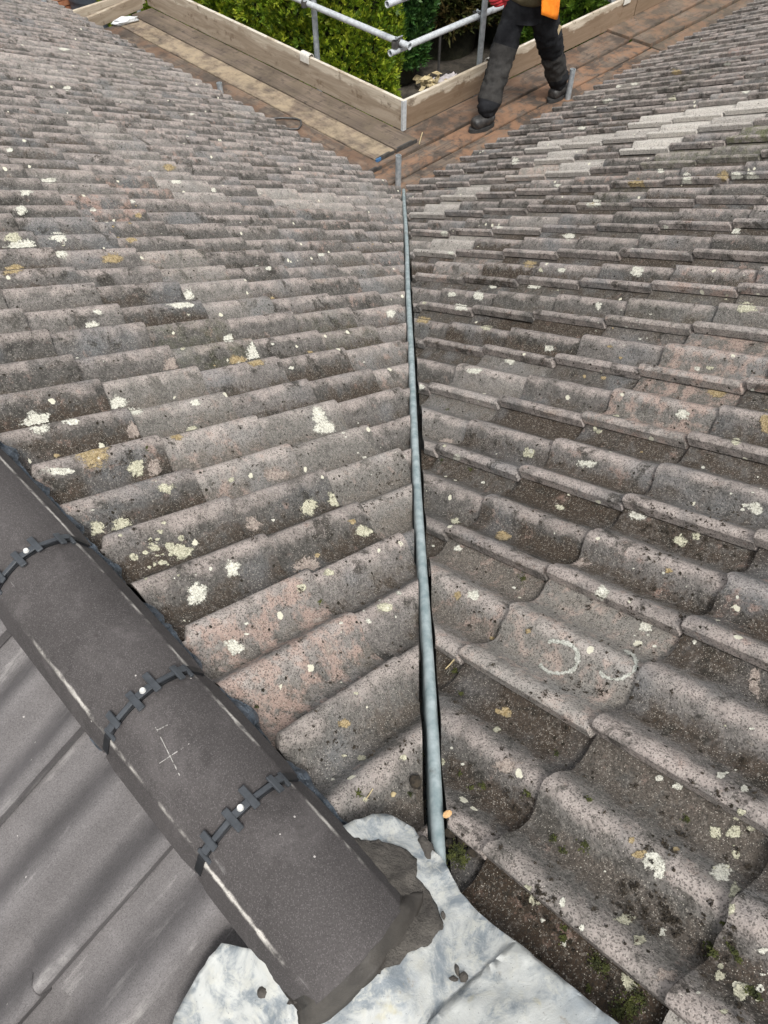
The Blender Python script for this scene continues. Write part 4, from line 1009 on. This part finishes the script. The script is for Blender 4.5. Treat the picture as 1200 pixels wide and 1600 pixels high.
cloth(Pz(703, 131, G+.02), .55, .34, .16, 4, 'crumpled_cloth', M['rag'], 'crumpled pale striped cloth on the ground behind the right toe board', 'cloth')
bm = bmesh.new(); rr = random.Random(3); P0 = Pz(676, 138, G)
for k in range(46):
    c = P0+Vector((rr.gauss(0, .16), rr.gauss(0, .12), abs(rr.gauss(.06, .06)))); ax = Vector((rr.gauss(0, 1), rr.gauss(0, 1), rr.gauss(0, .6))).normalized(); o2 = ax.orthogonal().normalized(); L = rr.uniform(.06, .13)
    a_ = [bm.verts.new(c-ax*L), bm.verts.new(c+o2*L*.4), bm.verts.new(c+ax*L), bm.verts.new(c-o2*L*.4+Vector((0, 0, .02)))]; bm.faces.new(a_)
tag(link('dry_leaves', bm_mesh(bm, 'dry_leaves'), None, M['dry']), 'heap of dry tan leaves on the ground beside the crumpled cloth', 'leaves', None, 'stuff')
st = empty('garden_stake', Pz(684, 128, G), 'thin grey stake standing in the ground behind the toe board corner', 'stake')
a = st.location.copy(); o = link('rod', tube_mesh([Vector((0, 0, -.1)), Vector((0, 0, .72))], .022, 10, 'rod'), st, M['steel']); o = link('cap', tube_mesh([Vector((0, 0, .72)), Vector((0, 0, .76))], .045, 12, 'cap'), st, M['galv'])
# brick wall and grey drum in the top left corner
bw = empty('brick_wall', PW(4.6, 11.6, G), 'orange brick wall glimpsed at the top left beyond the walkway end', 'wall')
core = link('wall_core', box_mesh(2.6, .08, 2.3, 'wall_core', 0), bw, M['joint']); core.matrix_world = frame(AA, BB, ZZ, PW(4.6, 11.665, G+1.15))
bmesh_b = box_mesh(.225, .10, .065, 'brick', .005); bmesh_b.materials.append(M['brick'])
for j in range(30):
    if j < 10: continue
    for i in range(10):
        o = link('brick', bmesh_b, bw); o.matrix_world = frame(AA, BB, ZZ, PW(3.42+i*.237+(j % 2)*.118, 11.615+rnd.uniform(-.002, .002), G+.04+j*.075))
dr = empty('water_butt', PW(5.35, 11.2, G), 'dark grey round plastic water butt beside the orange bricks at the top left', 'water butt')
def lathe(prof, n=32, name='body'):
    bm = bmesh.new(); rows = [[bm.verts.new((r*math.cos(2*math.pi*k/n), r*math.sin(2*math.pi*k/n), z)) for k in range(n)] for r, z in prof]
    for a, b in zip(rows, rows[1:]):
        for k in range(n): bm.faces.new((a[k], a[(k+1) % n], b[(k+1) % n], b[k]))
    bm.faces.new(rows[0][::-1]); bm.faces.new(rows[-1]); return sharp(bm_mesh(bm, name, True), 40)
link('body', lathe([(.36, 0), (.44, .5), (.46, 1.0), (.42, 1.55), (.43, 1.56), (.43, 1.60)]), dr, M['drum'])
link('lid', lathe([(.45, 1.60), (.46, 1.66), (.40, 1.68), (.37, 1.65), (.0, 1.67)], 32, 'lid'), dr, M['drum'])
# ================================================================= HEDGES AND TREES
def spray_template(rr, n=9, L=1.0):
    """a flat fan of scale-leaf shoots: quads along +z, local size 1"""
    V = []; F = []
    for k in range(n):
        a = (k/(n-1)-.5)*1.9+rr.gauss(0, .12); l = L*(1-.45*abs(k/(n-1)-.5)*2)*rr.uniform(.75, 1.1); st_ = .25*k/n
        d = np.array([math.sin(a), rr.gauss(0, .22), math.cos(a)]); sdv = np.array([math.cos(a), rr.gauss(0, .4), -math.sin(a)])*.085
        b = np.array([0, 0, st_*.6]); i = len(V)
        V += [b-sdv*.4, b+d*l*.55-sdv, b+d*l, b+d*l*.55+sdv]; F.append((i, i+1, i+2, i+3))
    return np.array(V), np.array(F)
def foliage(name, pos, nrm, size, tone, parent, upw=.7, seed=1, sprd=.5):
    rr = random.Random(seed); rs = np.random.RandomState(seed)
    temps = [spray_template(rr) for _ in range(6)]
    n = len(pos); which = rs.randint(0, 6, n); Vs = []; Fs = []; Cs = []; off = 0
    d = nrm*(1-upw)+np.array([0, 0, upw])+rs.normal(0, sprd*.6, (n, 3)); d /= np.linalg.norm(d, axis=1)[:, None]
    e = np.cross(d, nrm+rs.normal(0, .5, (n, 3))); e /= np.linalg.norm(e, axis=1)[:, None]; f = np.cross(e, d)
    for w in range(6):
        idx = np.where(which == w)[0]
        if not len(idx): continue
        V, F = temps[w]
        P = (V[None, :, 0, None]*e[idx][:, None]+V[None, :, 1, None]*f[idx][:, None]+V[None, :, 2, None]*d[idx][:, None])*size[idx][:, None, None]+pos[idx][:, None]
        Vs.append(P.reshape(-1, 3)); Fs.append((F[None]+(np.arange(len(idx))*len(V))[:, None, None]).reshape(-1, 4)+off); off += len(idx)*len(V)
        Cs.append(np.repeat(tone[idx], len(F), axis=0)*rs.uniform(.8, 1.2, (len(idx)*len(F), 1)))
    V = np.concatenate(Vs); F = np.concatenate(Fs); C = np.concatenate(Cs)
    me = bpy.data.meshes.new(name); me.vertices.add(len(V)); me.vertices.foreach_set('co', V.astype(np.float32).ravel())
    me.loops.add(len(F)*4); me.loops.foreach_set('vertex_index', F.astype(np.int32).ravel())
    me.polygons.add(len(F)); me.polygons.foreach_set('loop_start', np.arange(0, len(F)*4, 4, dtype=np.int32))
    at_ = me.attributes.new('tone', 'FLOAT_COLOR', 'FACE'); at_.data.foreach_set('color', np.concatenate([np.clip(C, 0, 1), np.ones((len(C), 1))], 1).astype(np.float32).ravel())
    me.update(calc_edges=True); me.validate()
    return link(name, me, parent, M['leaf'])
def psv(a): 
    p, s, z = a[:, 0], a[:, 1], a[:, 2]; return np.stack([(p-s)*Q, (p+s)*Q, z], 1)
def tones(rs, n, cols):
    c = np.array(cols); i = rs.randint(0, len(c), n); j = rs.randint(0, len(c), n); f = rs.rand(n, 1); return c[i]*f+c[j]*(1-f)
def plant(name, label, cat, cols, blobs, dens, size, seed, upw=.7, zlo=-3.4, group=None):
    """blobs: (p, s, rp, rs, z0, z1) rounded columns; sprays spread over and just inside their skins"""
    rs = np.random.RandomState(seed); P = []; Nn = []
    root = empty(name, PW(blobs[0][0], blobs[0][1], G), label, cat, group)
    for bi, (p, s, rp, rs_, z0, z1) in enumerate(blobs):
        n = int(dens*2*math.pi*(rp+rs_)/2*(z1-max(z0, zlo))); th = rs.rand(n)*2*math.pi; zz = max(z0, zlo)+rs.rand(n)*(z1-max(z0, zlo))
        h = (zz-z0)/(z1-z0); sh = np.clip(np.sin(np.pi*np.clip(h*.88+.10, 0, 1))**.45, .05, 1)
        lumpy = np.array([mnoise.noise(Vector((math.cos(a)*2.2+bi*9, math.sin(a)*2.2, z*2.4)))*.22+mnoise.noise(Vector((math.cos(a)*6+bi*5, math.sin(a)*6, z*6)))*.10 for a, z in zip(th, zz)])
        k = (1+lumpy)*(1-.22*rs.rand(n)**2.5)
        P.append(np.stack([p+np.cos(th)*rp*sh*k, s+np.sin(th)*rs_*sh*k, zz], 1)); Nn.append(np.stack([np.cos(th), np.sin(th), np.full(n, .15)], 1))
        tb = tube_mesh([Vector(PW(p, s, G-.1)), Vector(PW(p+.03, s, (z0+z1)/2)), Vector(PW(p, s+.03, z1-.25))], [.07, .05, .015], 8, 'trunk'); link('trunk', tb, root, M['bark']).matrix_parent_inverse = root.matrix_world.inverted()
        inner = bmesh.new(); 
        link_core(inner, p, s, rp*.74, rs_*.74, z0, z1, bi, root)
    P = np.concatenate(P); Nn = np.concatenate(Nn); n = len(P); P = psv(P); Nn = np.stack([(Nn[:, 0]-Nn[:, 1])*Q, (Nn[:, 0]+Nn[:, 1])*Q, Nn[:, 2]], 1)
    o = foliage('foliage', P, Nn, size*rs.uniform(.6, 1.25, n), tones(rs, n, cols), root, upw, seed); o.matrix_parent_inverse = root.matrix_world.inverted()
    return root
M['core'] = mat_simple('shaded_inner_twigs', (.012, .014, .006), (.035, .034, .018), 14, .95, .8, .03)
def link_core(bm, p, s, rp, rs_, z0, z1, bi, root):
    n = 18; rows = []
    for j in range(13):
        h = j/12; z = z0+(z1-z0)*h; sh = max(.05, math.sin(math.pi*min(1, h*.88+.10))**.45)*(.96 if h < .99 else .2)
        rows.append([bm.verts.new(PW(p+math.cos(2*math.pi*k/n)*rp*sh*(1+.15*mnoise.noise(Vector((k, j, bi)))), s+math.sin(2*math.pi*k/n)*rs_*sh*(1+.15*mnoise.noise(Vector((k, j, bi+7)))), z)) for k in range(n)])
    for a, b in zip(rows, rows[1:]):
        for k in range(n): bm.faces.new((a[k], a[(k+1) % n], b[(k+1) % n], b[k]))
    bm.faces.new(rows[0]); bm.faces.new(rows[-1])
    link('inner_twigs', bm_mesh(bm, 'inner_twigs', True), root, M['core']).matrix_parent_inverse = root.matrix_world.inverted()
bright = [(.20, .31, .016), (.32, .43, .025), (.50, .56, .05), (.13, .23, .016), (.06, .12, .01)]
dark = [(.035, .11, .025), (.06, .16, .035), (.10, .21, .04), (.022, .07, .02)]
brown = [(.085, .10, .028), (.15, .12, .04), (.06, .08, .025), (.11, .075, .03)]
mid = [(.08, .17, .018), (.14, .25, .025), (.22, .33, .035), (.05, .11, .013)]
bl = [(5.74, 6.42, .52, .38, -3.9, .2)]+[(5.72+.06*math.sin(k*2.1), 6.95+k*.62, .58, .46, -3.9, .15+.15*math.sin(k*1.7)) for k in range(8)]
plant('conifer_hedge', 'bright yellow green clipped conifer hedge behind the left toe board', 'hedge', bright, bl, 1900, .078, 11, .62, -3.2)
plant('conifer_tree', 'dark green columnar conifer at the inner corner of the scaffold', 'conifer', dark, [(9.05, 9.0, .52, .50, -4.15, 1.2)], 900, .14, 12, .75, -3.9)
plant('conifer_tree', 'brownish thinning conifer behind the upright left of the worker', 'conifer', brown, [(10.5, 9.35, .95, .8, -4.9, 1.2), (11.7, 8.9, .9, .8, -4.9, .9), (12.9, 8.6, .8, .8, -4.9, .9)], 620, .17, 13, .35, -3.7)
plant('garden_hedge', 'mid green loose hedge behind the worker and the right toe board', 'hedge', mid, [(8.6+k*.85, 5.75+.1*math.sin(k*3), .62, .55, -3.9, .2+.2*math.sin(k*2)) for k in range(6)], 1150, .095, 14, .5, -3.4)
plant('conifer_tree', 'shadowy dark conifer standing farther back between the hedge and brown conifer', 'conifer', dark, [(10.8, 11.4, 1.1, 1.1, -4.1, 1.5), (13.6, 10.2, 1.2, 1.2, -4.1, 1.5)], 260, .2, 15, .5, -4.0)
plant('garden_hedge', 'deep green hedge filling the far background', 'hedge', dark, [(9.0+k*1.7, 14.0-k*.5, 1.4, 1.3, -4.2, .8) for k in range(6)], 110, .3, 16, .5, -4.0)
# ================================================================= WORKER
def skin_mesh(name, verts, edges, rad, root=0, sub=2, disp=None):
    me = bpy.data.meshes.new(name); me.from_pydata([tuple(v) for v in verts], edges, [])
    o = bpy.data.objects.new(name, me); COL.objects.link(o)
    md = o.modifiers.new('s', 'SKIN'); md.use_smooth_shade = True; md.branch_smoothing = .6
    sv = me.skin_vertices[0].data
    for k, r in enumerate(rad):
        sv[k].radius = r if isinstance(r, tuple) else (r, r); sv[k].use_root = (k == root)
    o.modifiers.new('u', 'SUBSURF').levels = sub; o.modifiers['u'].render_levels = sub
    dg = bpy.context.evaluated_depsgraph_get(); m2 = bpy.data.meshes.new_from_object(o.evaluated_get(dg)); m2.name = name
    bpy.data.objects.remove(o)
    if disp:
        nn = [v.normal.copy() for v in m2.vertices]
        for v, q in zip(m2.vertices, nn): v.co += q*disp(v.co)
    m2.polygons.foreach_set('use_smooth', [True]*len(m2.polygons)); return m2
hmn = PW(5.55, 4.13, ZP)
person = empty('person', hmn, 'person in dark work trousers, olive top and orange vest striding along the right walkway', 'person')
def put(name, me, mat, parent=person):
    o = link(name, me, None, mat); o.parent = parent; o.matrix_parent_inverse = parent.matrix_world.inverted(); return o
bpy.context.view_layer.update()
hip = PW(5.56, 4.13, -1.06); hR, hL = PW(5.53, 4.23, -1.11), PW(5.62, 4.02, -1.12)
kR, kL = PW(5.375, 4.205, -1.50), PW(5.93, 4.055, -1.56); aR, aL = PW(5.165, 4.155, -1.875), PW(6.135, 4.065, -1.885)
chest, nck, hd = PW(5.48, 4.13, -.62), PW(5.44, 4.13, -.37), PW(5.41, 4.13, -.15)
shR, shL = PW(5.46, 4.33, -.45), PW(5.46, 3.93, -.45); elR, elL = PW(5.55, 4.40, -.76), PW(5.38, 3.86, -.76)
wrR, wrL = PW(5.54, 4.31, -1.05), PW(5.12, 3.97, -.86)
# continuous body under the clothes
bv = [hip, PW(5.53, 4.13, -.85), chest, nck, hd, shR, elR, wrR, shL, elL, wrL, hR, kR, aR, hL, kL, aL]
be = [(0, 1), (1, 2), (2, 3), (3, 4), (2, 5), (5, 6), (6, 7), (2, 8), (8, 9), (9, 10), (0, 11), (11, 12), (12, 13), (0, 14), (14, 15), (15, 16)]
br = [.13, .12, .14, .055, .05, .06, .042, .032, .06, .042, .032, .085, .058, .042, .085, .058, .042]
put('body', skin_mesh('body', bv, be, br), M['skin'])
# head
bm = bmesh.new(); bmesh.ops.create_uvsphere(bm, u_segments=24, v_segments=18, radius=1)
fwd = (-AA*.95-BB*.1).normalized(); sidev = ZZ.cross(fwd)
for v in bm.verts:
    x, y, z = v.co
    f = y; jaw = 1-.22*max(0, -z); nose = .30*math.exp(-((x/.16)**2+((z+.08)/.22)**2)) if f > 0 else 0; brow = .05*math.exp(-((z-.22)/.12)**2) if f > 0 else 0
    mouth = -.03*math.exp(-((z+.45)/.05)**2-(x/.3)**2) if f > 0 else 0
    v.co = hd+sidev*(x*.083*jaw)+fwd*((y*(1-.12*max(0, z))+nose+brow+mouth)*.105)+ZZ*(z*.128)
head = put('head', bm_mesh(bm, 'head', True), M['skin'])
for sx in (-1, 1):
    bm = bmesh.new(); bmesh.ops.create_uvsphere(bm, u_segments=10, v_segments=8, radius=.013); bm.transform(Matrix.Translation(hd+fwd*.096+sidev*(.034*sx)+ZZ*.008)); put('eye', bm_mesh(bm, 'eye', True), M['eye'], head)
    bm = bmesh.new(); bmesh.ops.create_uvsphere(bm, u_segments=10, v_segments=8, radius=1); bm.transform(Matrix.Translation(hd+sidev*(.085*sx)) @ frame(sidev, fwd, ZZ, Vector((0, 0, 0))) @ Matrix.Diagonal((.010, .022, .034, 1))); put('ear', bm_mesh(bm, 'ear', True), M['skin'], head)
bm = bmesh.new(); bmesh.ops.create_uvsphere(bm, u_segments=24, v_segments=16, radius=1)
bmesh.ops.delete(bm, geom=[v for v in bm.verts if v.co.z < .15+.55*max(0, v.co.y) and not (v.co.y < 0 and v.co.z > -.35)], context='VERTS')
for v in bm.verts: x, y, z = v.co; v.co = hd+sidev*(x*.090)+fwd*(y*.111-.003)+ZZ*(z*.136)
put('hair', bm_mesh(bm, 'hair', True), M['hair'])
# trousers
def fold(c):
    return .014*mnoise.noise(Vector((c.x*8, c.y*8, c.z*14)))+.017*(.5-abs(mnoise.noise(Vector((c.x*13+c.z*9, c.y*13, c.z*24))))*2)
def mid_(a, b, f): return a+(b-a)*f
tv = [hip+ZZ*.02, hip+ZZ*.13, hR, mid_(hR, kR, .5), kR, mid_(kR, aR, .55), mid_(kR, aR, 1.02), hL, mid_(hL, kL, .5), kL, mid_(kL, aL, .5), mid_(kL, aL, 1.0), hip-ZZ*.03]
te = [(1, 0), (0, 12), (12, 2), (2, 3), (3, 4), (4, 5), (5, 6), (12, 7), (7, 8), (8, 9), (9, 10), (10, 11)]
trd = [(.165, .14), (.16, .135), .130, .122, .108, .104, .104, .130, .120, .106, .100, .102, .125]
tro = put('trousers', skin_mesh('trousers', tv, te, trd, 0, 3, fold), M['trouser'])
me = tro.data; me.materials.append(M['pad'])
for p_ in me.polygons:
    c = p_.center
    for K, A_, lo, hi in ((kR, aR, -.12, .30), (kL, aL, -.06, .20)):
        ax = (A_-K).normalized(); t_ = (c-K).dot(ax)
        if lo < t_ < hi and (c-K-ax*t_).length < .14 and (c-K-ax*t_).dot(-AA-BB*.75) > .018: p_.material_index = 1
for P_, lab in ((mid_(hL, kL, .42)-BB*.105+AA*.0+ZZ*.02, 'pocket'),):
    bm = bmesh.new(); bm_box(bm, frame(AA, ZZ, -BB, P_) @ Matrix.Rotation(-.5, 4, 'Z'), .05, .10, .012); put('pocket_patch', bm_mesh(bm, 'pocket_patch'), M['tan'])
def boot(an, f, label):
    sd_ = ZZ.cross(f); g_ = ZP+.004
    vs_ = [an+ZZ*.05, Vector((an.x, an.y, g_+.075))+f*.0, Vector((an.x, an.y, g_+.05))-f*.055, Vector((an.x, an.y, g_+.065))+f*.07, Vector((an.x, an.y, g_+.058))+f*.125, Vector((an.x, an.y, g_+.052))+f*.165]
    me = skin_mesh('boot', vs_, [(0, 1), (1, 2), (1, 3), (3, 4), (4, 5)], [.074, .074, .058, .070, .066, .05], 1, 2)
    for v in me.vertices: v.co.z = max(v.co.z, ZP+.022)
    o = put('boot', me, M['boot'])
    bm = bmesh.new(); n = 26; ou = []
    for k in range(n):
        t_ = 2*math.pi*k/n; L = .090+.058*0; x = .055+math.cos(t_)*.138; y = math.sin(t_)*(.062 if math.cos(t_) > -.2 else .054)
        ou.append((x, y))
    a_ = [bm.verts.new(Vector((an.x, an.y, ZP+.002))+f*x+sd_*y) for x, y in ou]; b_ = [bm.verts.new(Vector((an.x, an.y, ZP+.030))+f*(x*.99)+sd_*(y*1.0)) for x, y in ou]
    bm.faces.new(a_[::-1]); bm.faces.new(b_)
    for k in range(n): bm.faces.new((a_[k], a_[(k+1) % n], b_[(k+1) % n], b_[k]))
    put('sole', bm_mesh(bm, 'sole'), M['sole'], o)
    for q in range(3):
        c = Vector((an.x, an.y, ZP+.125-.012*q))+f*(.055+.028*q)
        put('lace', tube_mesh([c-sd_*.035, c+ZZ*.012, c+sd_*.035], .0045, 6, 'lace'), M['steel'], o)
boot(aR+AA*.05, (-AA*.93+BB*.20).normalized(), 'r'); boot(aL+AA*.03, (-AA*.97-BB*.05).normalized(), 'l')
# olive top with sleeves
jv = [hip-ZZ*.03, hip+ZZ*.10, PW(5.53, 4.13, -.80), chest, nck-ZZ*.02, shR, elR, mid_(elR, wrR, .8), shL, elL, mid_(elL, wrL, .8)]
je = [(0, 1), (1, 2), (2, 3), (3, 4), (3, 5), (5, 6), (6, 7), (3, 8), (8, 9), (9, 10)]
jr = [(.205, .175), (.20, .17), (.185, .155), (.185, .155), .075, .085, .064, .052, .085, .064, .052]
put('olive_top', skin_mesh('olive_top', jv, je, jr, 2, 3, lambda c: .009*mnoise.noise(Vector((c.x*8, c.y*8, c.z*14)))), M['olive'])
# hi-vis vest: open shell round the back and the left flank
bm = bmesh.new(); rows = []
for j in range(19):
    h = j/18; z = -1.15+.72*h; row = []
    for k in range(41):
        a = math.pi*(-.66+1.20*k/40)        # measured from the back (+a); open towards the front (-a)
        left = max(0, -math.sin(a)); dz = .0+.10*max(0, -.40*math.pi-a)*(1-h)
        r_a, r_b = .215+.03*(1-h), .235+.035*(1-h)
        f_ = mnoise.noise(Vector((a*2.5, h*3, 1)))*.014
        cx = 5.55-.09*h
        row.append(bm.verts.new(PW(cx+math.cos(a)*(r_a+f_), 4.13+math.sin(a)*(r_b+f_), z+dz)))
    rows.append(row)
for a, b in zip(rows, rows[1:]):
    for k in range(40): bm.faces.new((a[k], a[k+1], b[k+1], b[k]))
me = bm_mesh(bm, 'vest', True); me.materials.append(M['orange']); me.materials.append(M['refl'])
for k, p_ in enumerate(me.polygons):
    if k//40 in (6, 7, 12): p_.material_index = 1
o = put('vest', me, None); o.modifiers.new('t', 'SOLIDIFY').thickness = .006
# gloves
def glove(w, d, palm_n, curl, label):
    d = d.normalized(); palm_n = (palm_n-d*palm_n.dot(d)).normalized(); lat = d.cross(palm_n)
    vs_ = [w-d*.05, w, w+d*.05, w+d*.095]; es = [(0, 1), (1, 2), (2, 3)]; ra = [(.045, .042), (.040, .034), (.050, .028), (.048, .026)]
    me0 = skin_mesh('glove', vs_, es, ra, 1, 2); g_ = put('glove', me0, M['glove'])
    for q, (off, L) in enumerate(((-.034, .078), (-.012, .090), (.011, .084), (.032, .066))):
        b = w+d*.088+lat*off; p1 = b+d*L*.42+palm_n*curl*.35*L; p2 = p1+d*L*.28+palm_n*curl*.55*L; p3 = p2+d*L*.12+palm_n*curl*.65*L
        put('finger', skin_mesh('finger', [b-d*.02, b, p1, p2, p3], [(0, 1), (1, 2), (2, 3), (3, 4)], [.011, .0125, .0115, .0105, .008], 1, 2), M['glove'], g_)
    b = w+d*.03-lat*.04; p1 = b-lat*.025+d*.035+palm_n*.012; p2 = p1+d*.035+palm_n*.014
    put('thumb', skin_mesh('thumb', [b+lat*.015, b, p1, p2], [(0, 1), (1, 2), (2, 3)], [.015, .0145, .013, .009], 1, 2), M['glove'], g_)
glove(wrR, Vector((0, 0, -1))-AA*.12, -BB-AA*.2, .55, 'r'); glove(wrL, wrL-elL+ZZ*-.03, BB-ZZ*.3, .6, 'l')
print('objects', len(bpy.data.objects), 'tris ~', sum(len(o.data.polygons)*2 for o in bpy.data.objects if o.type == 'MESH'))
